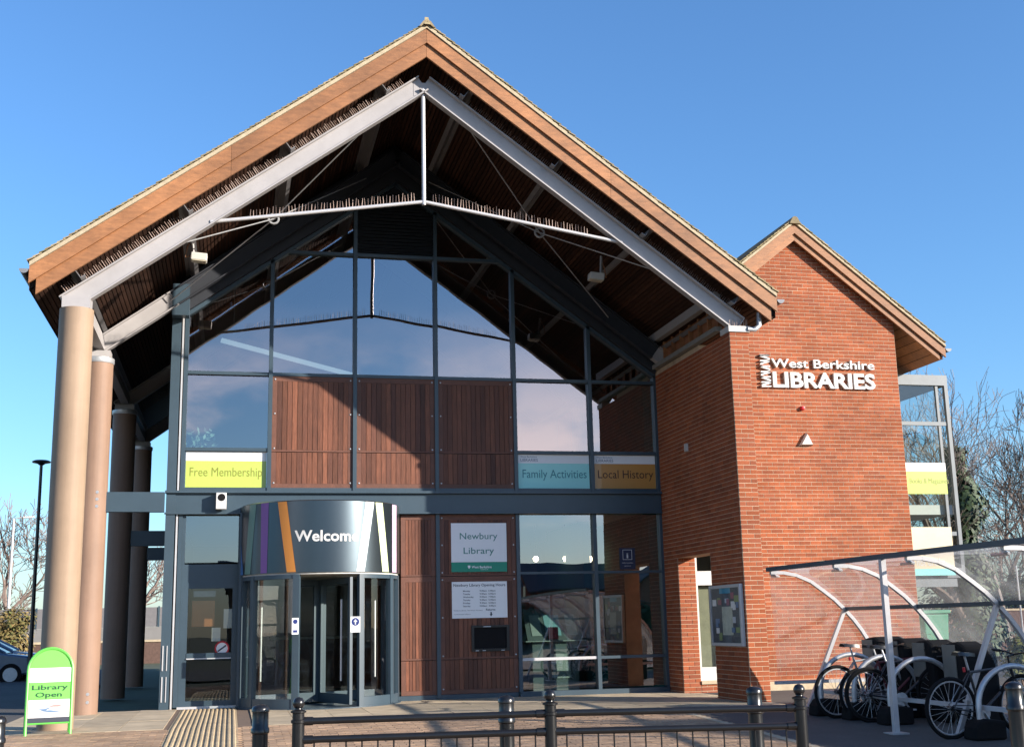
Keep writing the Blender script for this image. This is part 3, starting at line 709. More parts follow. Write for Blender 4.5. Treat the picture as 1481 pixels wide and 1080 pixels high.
def stripe(pt0, pt1, pb0, pb1, material, dd=.004):
    mb = MB(); n = 10; us = [uof(*q)[0] for q in (pt0, pt1, pb0, pb1)]
    V = []
    for k in range(n+1):
        f = k/n; z = DZ1-.004-(DZ1-DZ0-.012)*f; a = us[0]+(us[2]-us[0])*f; b = us[1]+(us[3]-us[1])*f
        for j in range(5): V.append(cyl(a+(b-a)*j/4, z, dd))
    mb.add(V, [(k*5+j, k*5+j+1, k*5+6+j, k*5+5+j) for k in range(n) for j in range(4)])
    return obj('stripe', mb, material, rd)
stripe((362, 732), (371, 730), (354, 829), (362, 829), mat('sage_stripe', (.14, .26, .22), .4, var=.02))
stripe((378, 727), (389, 726), (377, 829), (386, 829), mat('purple_stripe', (.23, .085, .32), .4, var=.02))
stripe((402, 724), (415, 723), (415, 826), (428, 826), mat('orange_stripe', (.52, .20, .035), .4, var=.02))
stripe((529, 722), (541, 723), (515.5, 826), (527, 826), mat('pale_blue_stripe', (.62, .70, .72), .4, var=.02))
stripe((543, 723), (553, 724), (553, 826), (562, 826), mat('pale_lime_stripe', (.62, .70, .42), .4, var=.02))
stripe((567, 727), (573, 728), (567, 827), (573, 827), mat('mauve_stripe', (.62, .42, .58), .4, var=.02))
stripe((345.8, 740), (348, 738), (348, 832), (352, 831), mat('blue_stripe', (.06, .17, .42), .4, var=.02))
u0, z0 = uof(426, 782.5); u1, _ = uof(518, 782)
obj('lettering', text(MB(), 'Welcome', lambda u, v, d: cyl(u, v, .006+d*.0), u0, z0, u1-u0, .185, .022), WHITE, rd)
# curved screens and posts under the drum
def post(a, w=.10, name='door_post', r=DR-.05, material=FRAME):
    mb = MB(); V = []
    for k in range(4):
        t = a-w/2/r+w/r*k/3
        for rr in (r-.05, r+.04):
            for z in (-.03, DZ0-.03): V.append((DC.x+rr*math.sin(t), DC.y-rr*math.cos(t), z))
    Fc = [(0,1,3,2), (12,14,15,13)]
    for k in range(3): a_ = k*4; Fc += [(a_, a_+4, a_+5, a_+1), (a_+2, a_+3, a_+7, a_+6), (a_+1, a_+5, a_+7, a_+3), (a_, a_+2, a_+6, a_+4)]
    return obj(name, mb.add(V, Fc), material, rd)
def screen(a0, a1, r=DR-.06):
    n = 12; V = []
    for k in range(n+1):
        t = a0+(a1-a0)*k/n; V += [(DC.x+r*math.sin(t), DC.y-r*math.cos(t), .14), (DC.x+r*math.sin(t), DC.y-r*math.cos(t), DZ0-.10)]
    obj('curved_pane', MB().add(V, [(2*k, 2*k+2, 2*k+3, 2*k+1) for k in range(n)]), GLASS2, rd, smooth=True)
    for z0, z1 in ((-.03, .14), (DZ0-.10, DZ0-.032)):
        V = []
        for k in range(n+1):
            t = a0+(a1-a0)*k/n
            for rr in (r-.04, r+.04):
                for z in (z0, z1): V.append((DC.x+rr*math.sin(t), DC.y-rr*math.cos(t), z))
        Fc = []
        for k in range(n): a_ = 4*k; Fc += [(a_, a_+4, a_+5, a_+1), (a_+2, a_+3, a_+7, a_+6), (a_+1, a_+5, a_+7, a_+3)]
        obj('curved_rail', MB().add(V, Fc), FRAME, rd, smooth=True)
aL, aR = uof(427, 900)[0]/DR, uof(524, 900)[0]/DR
post(aL, .11); post(aR, .09); post(-1.02, .09); post(1.02, .12); post(-1.36, .16); post(1.36, .16)
screen(-1.0, aL-.03); screen(aR+.03, 1.0)
screen(-1.34, -1.05); screen(1.05, 1.34)
for ang in (rad(200), rad(290), rad(20), rad(110)):
    d = Vector((math.cos(ang), math.sin(ang), 0)); p = d.cross(Vector((0, 0, 1))); R_ = DR-.16
    mb = MB(); c0 = Vector((DC.x, DC.y, 0))
    mb.beam(c0+d*R_+Vector((0,0,.02)), c0+d*R_+Vector((0,0,2.12)), .09, .05, p); mb.beam(c0+d*.07+Vector((0,0,.02)), c0+d*.07+Vector((0,0,2.12)), .09, .05, p)
    mb.beam(c0+d*.12+Vector((0,0,.10)), c0+d*(R_-.05)+Vector((0,0,.10)), .05, .16); mb.beam(c0+d*.12+Vector((0,0,2.07)), c0+d*(R_-.05)+Vector((0,0,2.07)), .05, .10)
    obj('door_leaf', mb, FRAME, rd)
    obj('leaf_pane', MB().quad(c0+d*.12+Vector((0,0,.18)), c0+d*(R_-.05)+Vector((0,0,.18)), c0+d*(R_-.05)+Vector((0,0,2.02)), c0+d*.12+Vector((0,0,2.02))), GLASS2, rd)
    obj('pull_handle', MB().tube([c0+d*(R_-.2)+p*.07+Vector((0,0,.4)), c0+d*(R_-.2)+p*.07+Vector((0,0,1.75))], .017, 8), ALU, rd)
obj('threshold', MB().lathe([(DR+.02, -.04), (DR+.02, -.012)], (DC.x, DC.y, 0), 64), FRAME, rd)
# stickers on the door
def sticker(name, px0, py0, px1, py1, Y, label, material=WHITEP, cat='notice'):
    a, b = atY(px0, py1, Y), atY(px1, py0, Y)
    return tag(obj(name, B(a.x, b.x, Y-.004, Y, a.z, b.z), material), label, cat), a, b
st, a, b = sticker('door_sticker', 422, 893, 432, 917, -1.48, 'white sticker with blue figure on the left leaf of the revolving door')
obj('blue_mark', MB().lathe([(.038, 0), (.038, .002)], ((a.x+b.x)/2, -1.487, b.z-.06), 16, 'y'), mat('sign_blue', (.015, .03, .16), .4), st)
obj('blue_mark', B(a.x+.02, b.x-.02, -1.487, -1.485, a.z+.03, a.z+.07), MATS['sign_blue'], st)
st, a, b = sticker('door_sticker', 507, 891, 521, 914, -1.44, 'white sticker with an up arrow in a blue disc on the revolving door')
obj('blue_mark', MB().lathe([(.065, 0), (.065, .002)], ((a.x+b.x)/2, -1.447, b.z-.085), 20, 'y'), MATS['sign_blue'], st)
cx_, cz_ = (a.x+b.x)/2, b.z-.085
obj('arrow', MB().box(cx_-.01, cx_+.01, -1.4495, -1.448, cz_-.045, cz_+.0).add([(cx_-.035, -1.4495, cz_), (cx_+.035, -1.4495, cz_), (cx_, -1.4495, cz_+.045)], [(0,1,2)]), WHITE, st)

# ------------------------------------------------------------------ signs on the building
def banner(px0, px1, material, ink, txt, label, olive=False, hd=INKD):
    i = {0: 0, 4: 4, 5: 5}[px0]; X0, X1 = M[i]+.05, M[i+1]-.05; Y = -.012
    t = thing('window_banner', ((X0+X1)/2, Y, ZW+.02), label, 'banner')
    zs = ZW+.03; zt = ZT0-.035; zm = zs+(zt-zs)*.74
    obj('coloured_field', B(X0, X1, Y-.004, Y, zs, zm), material, t); obj('white_header', B(X0, X1, Y-.004, Y, zm, zt), WHITEP, t)
    w = (X1-X0); obj('lettering', text(MB(), txt, planeY(Y-.006), X0+w*(.06 if i else .05), zs+.20, w*.90, .165, .0), ink, t)
    line('LIBRARIES', planeY(Y-.006), X0+.05, zm+.035, .34, .055, .01, hd, t); line('West Berkshire', planeY(Y-.006), X0+.05, zm+.105, .32, .04, 0, hd, t)
banner(0, 0, LIME, INKO, 'Free Membership', 'lime and white Free Membership banner in the upper left window', hd=mat('pale_ink', (.55, .56, .5), .5))
banner(4, 0, TEALP, INKT, 'Family Activities', 'turquoise and white Family Activities banner in the window', hd=mat('grey_ink', (.22, .24, .3), .5))
banner(5, 0, ORANGEP, INKB, 'Local History', 'orange and white Local History banner beside the brick wall', hd=MATS['grey_ink'])
SY = -.062
a, b = atY(653, 827, SY), atY(732, 756, SY)
t = thing('name_sign', ((a.x+b.x)/2, SY, a.z), 'square white Newbury Library sign with green foot on timber panel', 'sign')
zg = a.z+(b.z-a.z)*.20
obj('panel', B(a.x, b.x, SY, SY+.012, zg, b.z), WHITEP, t); obj('green_foot', B(a.x, b.x, SY, SY+.012, a.z, zg-.001), GREENP, t)
w, h = b.x-a.x, b.z-a.z
line('Newbury', planeY(SY-.002), a.x+w*.155, zg+h*.47, w*.68, h*.135, .004, INKG, t); line('Library', planeY(SY-.002), a.x+w*.22, zg+h*.17, w*.55, h*.135, .004, INKG, t)
mb = MB(); text(mb, 'West Berkshire', planeY(SY-.002), a.x+w*.36, a.z+h*.075, w*.36, h*.05, .02)
sx, sz = a.x+w*.315, a.z+h*.10
mb.add([(sx-.024, SY-.002, sz+.028), (sx+.024, SY-.002, sz+.028), (sx+.024, SY-.002, sz-.004), (sx, SY-.002, sz-.034), (sx-.024, SY-.002, sz-.004)], [(0,1,2,3,4)])
mb2 = MB(); text(mb2, 'COUNCIL', planeY(SY-.002), a.x+w*.52, a.z+h*.04, w*.14, h*.018); obj('council_lettering', mb, WHITEP, t); obj('council_small_lettering', mb2, WHITEP, t)
a, b = atY(654, 894, SY), atY(733, 840, SY); w, h = b.x-a.x, b.z-a.z
t = thing('opening_hours_board', ((a.x+b.x)/2, SY, a.z), 'white opening hours board under the name sign on timber panel', 'sign')
obj('panel', B(a.x, b.x, SY, SY+.012, a.z, b.z), WHITEP, t)
def hl(s_, fn, u, v, w_, h_, bo=0): line(s_, fn, u, v, w_, h_, bo, INKD, t)
hl('Newbury Library Opening Hours', planeY(SY-.002), a.x+w*.03, b.z-h*.13, w*.94, h*.075, .012)
hrs = (('Monday', '9.00am', '5.00pm'), ('Tuesday', '9.00am', '5.00pm'), ('Wednesday', '9.00am', '7.00pm'), ('Thursday', '9.00am', '5.00pm'), ('Friday', '9.00am', '5.00pm'), ('Saturday', '10.00am', '4.00pm'))
for k, (d_, o_, c2) in enumerate(hrs):
    zz = b.z-h*(.275+.083*k); hl(d_, planeY(SY-.002), a.x+w*.20, zz, w*(.13 if k != 2 else .19), h*.042, .015); hl(o_, planeY(SY-.002), a.x+w*.50, zz, w*.13, h*.042, .015); hl(c2, planeY(SY-.002), a.x+w*.66, zz, w*.13, h*.042, .015)
hl('Newbury Library, The Wharf, Newbury', planeY(SY-.002), a.x+w*.03, a.z+h*.20, w*.52, h*.03); hl('www.westberks.gov.uk/libraries', planeY(SY-.002), a.x+w*.03, a.z+h*.10, w*.30, h*.025)
hl('Returns', planeY(SY-.002), a.x+w*.61, a.z+h*.20, w*.17, h*.055, .02)
mb = MB().box(a.x+w*.69, a.x+w*.715, SY-.003, SY-.001, a.z+h*.10, a.z+h*.16).add([(a.x+w*.675, SY-.002, a.z+h*.10), (a.x+w*.73, SY-.002, a.z+h*.10), (a.x+w*.702, SY-.002, a.z+h*.04)], [(0,1,2)])
obj('arrow', mb, INKD, t)
a, b = atY(682, 942, SY), atY(736, 903, SY)
t = thing('returns_slot', ((a.x+b.x)/2, SY, a.z), 'black book returns slot set in the timber panel', 'returns slot')
obj('surround', MB().box(a.x, b.x, SY-.03, SY+.03, a.z, a.z+.05).box(a.x, b.x, SY-.03, SY+.03, b.z-.04, b.z).box(a.x, a.x+.05, SY-.03, SY+.03, a.z+.05, b.z-.04).box(b.x-.05, b.x, SY-.03, SY+.03, a.z+.05, b.z-.04), BLACK, t)
obj('flap', B(a.x+.05, b.x-.05, SY+.0, SY+.02, a.z+.05, b.z-.04), RUBBER, t)
obj('hinge', B(a.x+.22, a.x+.36, SY-.036, SY-.031, b.z-.03, b.z-.018), GALV, t)
for dx in (.07, .20, .55): obj('catch', B(a.x+dx, a.x+dx+.06, SY-.036, SY-.031, a.z+.01, a.z+.022), GALV, t)
# information sticker in window
a, b = atY(897, 823, -.02), atY(918, 792, -.02)
t = thing('information_sign', ((a.x+b.x)/2, -.02, a.z), 'dark blue information sign with white i inside the right window', 'sign')
obj('panel', B(a.x, b.x, -.018, -.012, a.z, b.z), mat('navy', (.012, .016, .05), .5), t); w, h = b.x-a.x, b.z-a.z
mb = MB(); P_ = planeY(-.0205); x0, x1, z0, z1 = a.x+w*.2, b.x-w*.2, a.z+h*.45, b.z-h*.08
for q in ((x0, x1, z0, z0+.008), (x0, x1, z1-.008, z1), (x0, x0+.008, z0, z1), (x1-.008, x1, z0, z1)): mb.box(q[0], q[1], -.021, -.019, q[2], q[3])
obj('border', mb, WHITE, t)
line('i', P_, (x0+x1)/2-.018, z0+.03, .036, .10, .01, WHITE, t); line('information', P_, a.x+w*.15, a.z+h*.28, w*.7, .022, 0, WHITE, t); line('point', P_, a.x+w*.3, a.z+h*.14, w*.4, .022, 0, WHITE, t)
# papers on the left door
DYp = -.03
for nm, q, mt, lb in (('poster', (277, 868, 311, 906), mat('faded_orange_paper', (.22, .07, .015), .6), 'orange poster inside the left glass door'), ('notice', (323, 880, 341, 908), OFFWHITE, 'tall white notice at the right edge of the left door'),
                      ('notice', (306, 907, 319, 927), OFFWHITE, 'small white notice above the push bar of the left door'), ('notice', (280, 854, 312, 863), mat('grey_paper', (.16, .18, .2), .6), 'grey strip notice at the top of the left glass door')):
    sticker(nm, *q, DYp, lb, mt)
c = atY(321, 937, -.045)
t = thing('prohibition_sign', (c.x, -.045, c.z-.12), 'round red and white prohibition sign on the left glass door', 'sign')
obj('disc', MB().lathe([(.105, 0), (.105, .004)], (c.x, -.047, c.z), 28, 'y'), WHITEP, t)
obj('ring', MB().tube([(c.x+.112*math.cos(k*.2244), -.049, c.z+.112*math.sin(k*.2244)) for k in range(28)], .016, 6, closed=True), mat('sign_red', (.5, .02, .03), .4), t)
obj('bar', MB().beam((c.x-.07, -.05, c.z-.05), (c.x+.07, -.05, c.z+.05), .004, .025), INKD, t)
# wall sign on the gable
LY = WY-.035
fn = planeY(LY)
def Q(x, y): return atY(x, y, LY)
a, b = Q(1118, 558.5), Q(1266, 563.5)
t = thing('wall_sign', (a.x, LY, a.z), 'raised white West Berkshire LIBRARIES lettering with emblem on the brick gable', 'sign')
zb = (a.z+b.z)/2; wtop = Q(1190, 541); cap = Q(1118, 537).z-zb
LE = .05
fl = lambda u, v, d: (u, LY-d*.9, v)
obj('lettering', text(MB(), 'LIBRARIES', fl, a.x, zb, b.x-a.x, cap*.98, .028, .028), WHITE, t)
zb2 = zb+cap+.085; b2 = Q(1265, 545); obj('lettering', text(MB(), 'West Berkshire', fl, a.x-.01, zb2, b2.x-a.x+.01, Q(1118, 516).z-zb2-.03, .012, .028), WHITE, t)
e0, e1 = Q(1098, 512), Q(1115, 561)
mb = MB(); zt, zbm = Q(1105, 513).z, zb-.01
pat = []
n = 12; H_ = zt-zbm
def barY(p0, p1, th): mb.add([(p0[0], LY-.028, p0[1]-th/2), (p1[0], LY-.028, p1[1]-th/2), (p1[0], LY-.028, p1[1]+th/2), (p0[0], LY-.028, p0[1]+th/2)]+[(p0[0], LY+.028, p0[1]-th/2), (p1[0], LY+.028, p1[1]-th/2), (p1[0], LY+.028, p1[1]+th/2), (p0[0], LY+.028, p0[1]+th/2)], [(0,1,2,3),(4,7,6,5),(0,4,5,1),(1,5,6,2),(2,6,7,3),(3,7,4,0)])
zz = zbm+.015; lev = [0, .045, .13, .20, .29, .37, .45, .54, .62, .70, .79, .87, .95, 1.0]
for k in range(len(lev)-1):
    f0, f1 = lev[k], lev[k+1]
    if k % 2 == 0: barY((e0.x, zbm+f0*H_+.01), (e1.x, zbm+(f0+.01)*H_+.01), .028)
    else: barY((e0.x if k % 4 == 1 else e1.x, zbm+f0*H_), (e1.x if k % 4 == 1 else e0.x, zbm+f1*H_+.01), .035)
barY((e0.x, zt-.012), (e1.x, zt-.012), .028)
obj('emblem', mb, WHITE, t)
# small fittings on the gable
c = atY(1161, 590, WY-.04); t = thing('alarm_button', (c.x, WY, c.z), 'small red round fitting on the brick gable below the sign', 'alarm'); obj('dome', MB().lathe([(.01, -.05), (.035, -.04), (.045, -.005), (.045, .04)], (c.x, WY-.03, c.z), 16, 'y'), MATS['sign_red'], t, smooth=True)
p = [atY(1167, 625, WY-.06), atY(1157, 644, WY-.06), atY(1177, 644, WY-.06)]
t = thing('alarm_box', (p[0].x, WY, p[1].z), 'white triangular alarm box on the brick gable', 'alarm')
cen = (p[0]+p[1]+p[2])/3
V = [cen+(q-cen)*.78+Vector((0, -.03, 0)) for q in p]+[Vector((q.x, WY-.015, q.z)) for q in p]
obj('cover', MB().add(V, [(0,1,2),(0,3,4,1),(1,4,5,2),(2,5,3,0),(3,5,4)]), OFFWHITE, t)
c = atX(993, 647, XR-.02); t = thing('wall_socket', (XR-.02, c.y, c.z), 'small white fitting high on the shaded brick wall', 'wall fitting'); obj('plate', B(XR-.05, XR-.008, c.y-.05, c.y+.05, c.z-.07, c.z+.07), OFFWHITE, t)
# camera / speaker on the beam
c = atY(320, 725, -.14); t = thing('wall_speaker', (c.x, -.14, c.z), 'white box speaker with round black front on the blue beam', 'speaker')
obj('housing', B(c.x-.09, c.x+.09, -.32, -.175, c.z-.15, c.z+.14), WHITE, t, bevel=.01); obj('cone', MB().lathe([(.062, -.006), (.066, .0)], (c.x+.005, -.321, c.z+.055), 20, 'y'), RUBBER, t)
# floodlights
def flood(px, py, Y, sgn, label):
    c = atY(px, py, Y); t = thing('floodlight', c, label, 'floodlight', 'floodlights under the canopy')
    q = obj('housing', MB().beam(c+Vector((-.13, 0, 0)), c+Vector((.13, 0, -.02)), .2, .13), OFFWHITE, t, bevel=.015)
    obj('bracket', MB().beam(c+Vector((-.10*sgn, .02, .04)), c+Vector((-.13*sgn, .05, .40)), .03, .05), STEEL, t)
    obj('lens', MB().beam(c+Vector((-.11, -.02, -.072)), c+Vector((.11, -.02, -.092)), .16, .01), mat('lamp_lens', (.5, .45, .33), .3), t)
    obj('cable', MB().tube([c+Vector((-.1*sgn, .05, .05)), c+Vector((-.22*sgn, .1, .02)), c+Vector((-.2*sgn, .12, .2)), c+Vector((-.13*sgn, .08, .36))], .012, 6), mat('copper_cable', (.30, .15, .08), .5), t)
flood(288, 372, -2.3, 1, 'pale floodlight on a bracket under the left side of the canopy'); flood(862, 400, -2.3, -1, 'pale floodlight under the dark right side of the canopy')
# noticeboard
t = thing('noticeboard', (XR, -3.05, .84), 'framed noticeboard with map and leaflets on the shaded brick wall', 'noticeboard')
y0, y1, z0, z1 = -3.72, -2.42, .84, 1.83; X = XR-.012
obj('back', B(X-.035, X, y0, y1, z0, z1), OFFWHITE, t)
obj('frame', MB().box(X-.06, X-.0352, y0, y1, z0, z0+.05).box(X-.06, X-.0352, y0, y1, z1-.05, z1).box(X-.06, X-.0352, y0, y0+.05, z0+.05, z1-.05).box(X-.06, X-.0352, y1-.05, y1, z0+.05, z1-.05), ALU, t)
BW = mat('board_white', (.80, .80, .79), .6)
def sheet_(ya, yb, za, zb_, mt, d=.002): obj('paper', B(X-.0352-d, X-.0352, y1-.05-(yb)*(y1-y0-.1), y1-.05-(ya)*(y1-y0-.1), z0+.05+za*(z1-z0-.1), z0+.05+zb_*(z1-z0-.1)), mt, t)
sheet_(.0, 1, 0, 1, mat('board_dark', (.07, .08, .10), .7, var=.3, scale=9), .001)
sheet_(.36, .72, .14, .66, mat('map_paper', (.5, .52, .42), .6, var=.3, scale=7), .003); sheet_(.30, .68, .90, 1.0, mat('board_blue', (0.08, 0.34, 0.50), .6), .003)
for k in range(26):
    ya = random.uniform(.02, .88); zb_ = random.uniform(.03, .8)
    if .28 < ya+.05 < .72 and zb_ < .66: continue
    sheet_(ya, min(ya+random.uniform(.08, .15), .98), zb_, min(zb_+random.uniform(.08, .15), .98), random.choice([BW, BW, mat('leaf_grey', (0.50, 0.54, 0.60), .6), mat('leaf_red', (0.32, 0.10, 0.14), .6), mat('leaf_blue', (0.12, 0.20, 0.34), .6), mat('leaf_green', (0.24, 0.30, 0.12), .6)]), .004+k*.0003)
obj('glazing', MB().quad((X-.05, y0+.05, z0+.05), (X-.05, y1-.05, z0+.05), (X-.05, y1-.05, z1-.05), (X-.05, y0+.05, z1-.05)), glass('board_glass', .03, (.96, .96, .96)), t)
# signs in the oriel window
def bay_sign(py0, py1, parts, label):
    z1, z0 = atY(1335, py0, OY-.16).z, atY(1335, py1, OY-.16).z; t = thing('window_banner', (11.6, OY-.05, z0), label, 'banner')
    for f0, f1, mt in parts: obj('field', B(10.9, ox1-.24, OY-.165, OY-.155, z0+(z1-z0)*f0, z0+(z1-z0)*f1-.001), mt, t)
    return t, z0, z1
t, z0, z1 = bay_sign(669, 714, ((0, .72, LIME), (.72, 1, WHITEP)), 'lime and white Books & Magazines banner in the bay window')
a, b = atY(1312, 698, OY-.06), atY(1363, 700, OY-.06); obj('lettering', text(MB(), 'Books & Magazines', planeY(OY-.168), a.x, a.z-.02, (b.x-a.x)*1.1, .11), INKO, t)
t, z0, z1 = bay_sign(762, 832, ((0, .14, TEALP), (.14, 1, mat('cream_print', (.62, .52, .34), .5, var=.15, scale=1.2))), 'cream and turquoise hot drinks banner at the foot of the bay window')
a, b = atY(1322, 817, OY-.06), atY(1352, 817, OY-.06); obj('lettering', text(MB(), 'hot drinks', planeY(OY-.168), a.x, a.z-.02, (b.x-a.x)*1.35, .16, .01), WHITE, t)

# ------------------------------------------------------------------ things inside the library
t = thing('leaflet_stand', (3.75, .75, 0), 'grey leaflet stand with papers behind the lower window', 'leaflet stand')
G2 = mat('stand_grey', (.16, .17, .17), .6)
c0, c1 = 3.15, 4.25
obj('upright', MB().add([(c0, .55, .95), (c1, .55, .95), (c1, .95, 1.55), (c0, .95, 1.55), (c0, .95, .95), (c1, .95, .95)], [(0,1,2,3),(0,3,4),(1,5,2),(0,4,5,1)]), G2, t)
obj('cabinet', B(c0+.1, c1-.1, .6, 1.0, .0, .93), G2, t); obj('shelf', B(c0-.05, c1+.05, .5, 1.0, .932, .949), OFFWHITE, t)
for k, (dx, w_, mt) in enumerate(((.10, .20, OFFWHITE), (.38, .30, mat('leaflet_aqua', (.35, .55, .6), .5)), (.80, .2, OFFWHITE))):
    def on(u, f): return (c0+u, .55+.4*f-.012, .95+.6*f)
    obj('leaflet', MB().quad(on(dx, .15), on(dx+w_, .15), on(dx+w_, .8), on(dx, .8)), mt, t)
obj('leaflet', MB().quad((c0+.40, .53, .98), (c0+.60, .53, .98), (c0+.60, .56, 1.2), (c0+.40, .56, 1.2)), MATS['sign_red'], t)
obj('leaflet', MB().quad((c0+.5, .585, .25), (c0+.85, .585, .25), (c0+.8, .60, .70), (c0+.45, .60, .70)), OFFWHITE, t)
obj('topper', B(c0+.25, c0+.85, .96, .98, 1.56, 1.80), mat('maroon', (.12, .02, .03), .6), t)
t = thing('tub_chair', (4.95, 1.6, 0), 'teal tub chair inside the right window', 'chair')
obj('seat', MB().lathe([(.36, .1), (.38, .42), (.30, .46)], (4.95, 1.6, 0), 20), mat('chair_teal', (.01, .16, .15), .8), t, smooth=True)
obj('backrest', MB().add([(4.95+.40*math.cos(a), 1.6+.40*math.sin(a), z) for a in [k*.35 for k in range(10)] for z in (.15, .82)], [(2*k, 2*k+2, 2*k+3, 2*k+1) for k in range(9)]), MATS['chair_teal'], t, smooth=True)
t = thing('bookcase', (5.1, 3, 0), 'low bookcase of coloured books inside the right window', 'bookcase')
obj('carcass', MB().box(4.78, 5.46, 2.3, 2.6, 0, .05).box(4.78, 5.46, 2.3, 2.6, .55, .6).box(4.78, 5.46, 2.55, 2.6, .05, 1.1).box(4.78, 5.46, 2.3, 2.6, 1.1, 1.14), TIMBER_FRAME, t)
for r_ in range(2):
    x = 4.80
    while x < 5.4:
        w_ = random.uniform(.03, .06); obj('book', B(x, x+w_-.003, 2.32, 2.5, .05+.55*r_, .05+.55*r_+random.uniform(.25, .4)), mat('book%d' % random.randrange(5), random.choice([(.3, .05, .03), (.05, .1, .3), (.4, .35, .3), (.45, .2, .03), (.1, .2, .1)]), .6), t); x += w_
LAMP = mat('lamp_glow', (1, .62, .42), .5, var=0, emit=14)
for k, (px, lb) in enumerate(((775, 'leftmost'), (818, 'middle'), (853, 'rightmost'))):
    c = atY(px, 808, 3.0); t = thing('pendant_lamp', (c.x, 3.0, c.z), lb+' of three small glowing lamps behind the lower window', 'lamp', 'lamps behind the lower window')
    obj('bulb', MB().lathe([(.02, .06), (.055, .03), (.06, 0), (.04, -.045), (.01, -.06)], (c.x, 3.0, c.z), 12), LAMP, t, smooth=True); obj('cord', MB().tube([(c.x, 3, c.z+.06), (c.x, 3, 3.34)], .008, 6), RUBBER, t)
a, b = atY(320, 492, 3.0), atY(520, 545, 3.6)
t = thing('linear_light', (a.x, 3, a.z), 'long white suspended strip light behind the upper left glass', 'strip light')
obj('tube', MB().beam(a, b, .10, .08), mat('strip_white', (.75, .8, .85), .5, var=0, emit=.28), t)
obj('hanger', MB().tube([a+Vector((.25, 0, .05)), a+Vector((.25, 0, 1.25))], .012, 6), STEEL, t)
t = thing('house_plant', (-3.0, .6, 4.4), 'pale leafy pot plant low in the upper left window', 'plant'); mb = MB()
c = atY(290, 636, .6)
for k in range(70): mb.leaf(c+Vector((random.gauss(0, .14), random.gauss(0, .1), random.gauss(0, .09))), (random.gauss(0, 1), -1, random.gauss(0, 1)), .06)
obj('leaves', mb, mat('plant_leaf', (.25, .33, .27), .5), t); obj('pot', MB().lathe([(.09, 0), (.13, .24)], (c.x, c.y, 3.68), 14), OFFWHITE, t); obj('stem', MB().tube([(c.x, c.y, 3.9), (c.x, c.y, c.z)], .012, 6), BARK, t)
t = thing('reception_desk', (-.4, 5, 0), 'dark reception desk deep inside behind the revolving door', 'desk'); obj('front', B(-1.4, .4, 5, 5.1, 0, 1.05), TIMBER_FRAME, t); obj('counter', B(-1.5, .5, 4.9, 5.7, 1.052, 1.10), OFFWHITE, t)
for x, y, lb in ((-.4, 3.5, 'slim ceiling light strip behind the revolving door'),):
    tag(obj('ceiling_panel_light', B(x, x+1.1, y, y+.12, 3.30, 3.335), mat('panel_light', (1, .95, .85), .5, var=0, emit=1.2)), lb, 'ceiling light')

# ------------------------------------------------------------------ street furniture in front
def gpt(px, py_top, Y): p = atY(px, py_top, Y); return p
proto = None
def bollard(px, py, Y, label):
    p = gpt(px, py, Y); z0 = gz(Y); h = p.z-z0
    t = thing('bollard', (p.x, Y, z0), label, 'bollard', 'black bollards along the kerb', world=False)
    prof = [(.088, 0), (.088, .16), (.075, .18), (.062, .22), (.060, h-.22), (.070, h-.21), (.070, h-.18), (.062, h-.17), (.062, h-.06), (.068, h-.055), (.068, h-.03), (.055, h-.012), (.02, h)]
    obj('shaft', MB().lathe(prof, (0, 0, 0), 24), BLACK, t, smooth=True); obj('base_ring', MB().lathe([(.10, -.02), (.10, .05), (.09, .055)], (0, 0, 0), 24), BLACK, t, smooth=True)
bollard(377, 1018, -12.3, 'black bollard left of the railing, below the revolving door')
bollard(732, 1005, -12.25, 'black bollard behind the middle of the railing')
bollard(1090, 992, -12.45, 'black bollard behind the right end of the railing')
bollard(1465, 985, -13.6, 'black bollard in front of the bicycles at the right edge')
bollard(-3, 1034, -11.5, 'black bollard cut off by the left edge of the picture')
posts = [(432, 1008, -12.55), (795, 997, -12.85), (1155, 989, -13.2)]
PP = []
t = thing('guard_railing', (0, -12.9, gz(-12.9)), 'black pedestrian guard railing with ball-topped posts in the foreground', 'railing')
for px, py, Y in posts:
    p = atY(px, py, Y); z0 = gz(Y); zt = p.z; PP.append((p.x, Y, zt, z0))
    prof = [(.055, z0-.02), (.052, zt-.19), (.062, zt-.185), (.062, zt-.165), (.050, zt-.16), (.050, zt-.115), (.066, zt-.11), (.066, zt-.098), (.03, zt-.085), (.028, zt-.075)]
    prof = [(r*.9, h) for r, h in prof]
    po = obj('post', MB().lathe(prof, (p.x, Y, 0), 22), BLACK, t, smooth=True)
    obj('ball', MB().lathe([(.008, -.045), (.03, -.036), (.044, -.012), (.044, .012), (.03, .036), (.008, .045)], (p.x, Y, zt-.042), 18), BLACK, po, smooth=True)
for (x0, y0, za, g0), (x1, y1, zb_, g1) in zip(PP[:-1], PP[1:]):
    a, b = Vector((x0, y0, 0)), Vector((x1, y1, 0)); d = (b-a).normalized()
    for dz, r in ((-.175, .026), (-.31, .026), (-.98, .022)):
        A = Vector((x0, y0, za+dz))+d*.05; Bv = Vector((x1, y1, zb_+dz))-d*.05
        obj('rail', MB().tube([A, Bv], r, 12), BLACK, t, smooth=True)
        if dz > -.5:
            for q, s in ((A, 1), (Bv, -1)): obj('socket', MB().tube([q-d*s*.012, q+d*s*.06], r+.006, 12), BLACK, t, smooth=True)
    n = 15
    for k in range(1, n+1):
        f = k/(n+1); p = Vector((x0+(x1-x0)*f, y0+(y1-y0)*f, 0)); zt = za+(zb_-za)*f
        obj('bar', MB().tube([p+Vector((0, 0, zt-.31)), p+Vector((0, 0, zt-.98))], .0065, 6), BLACK, t)
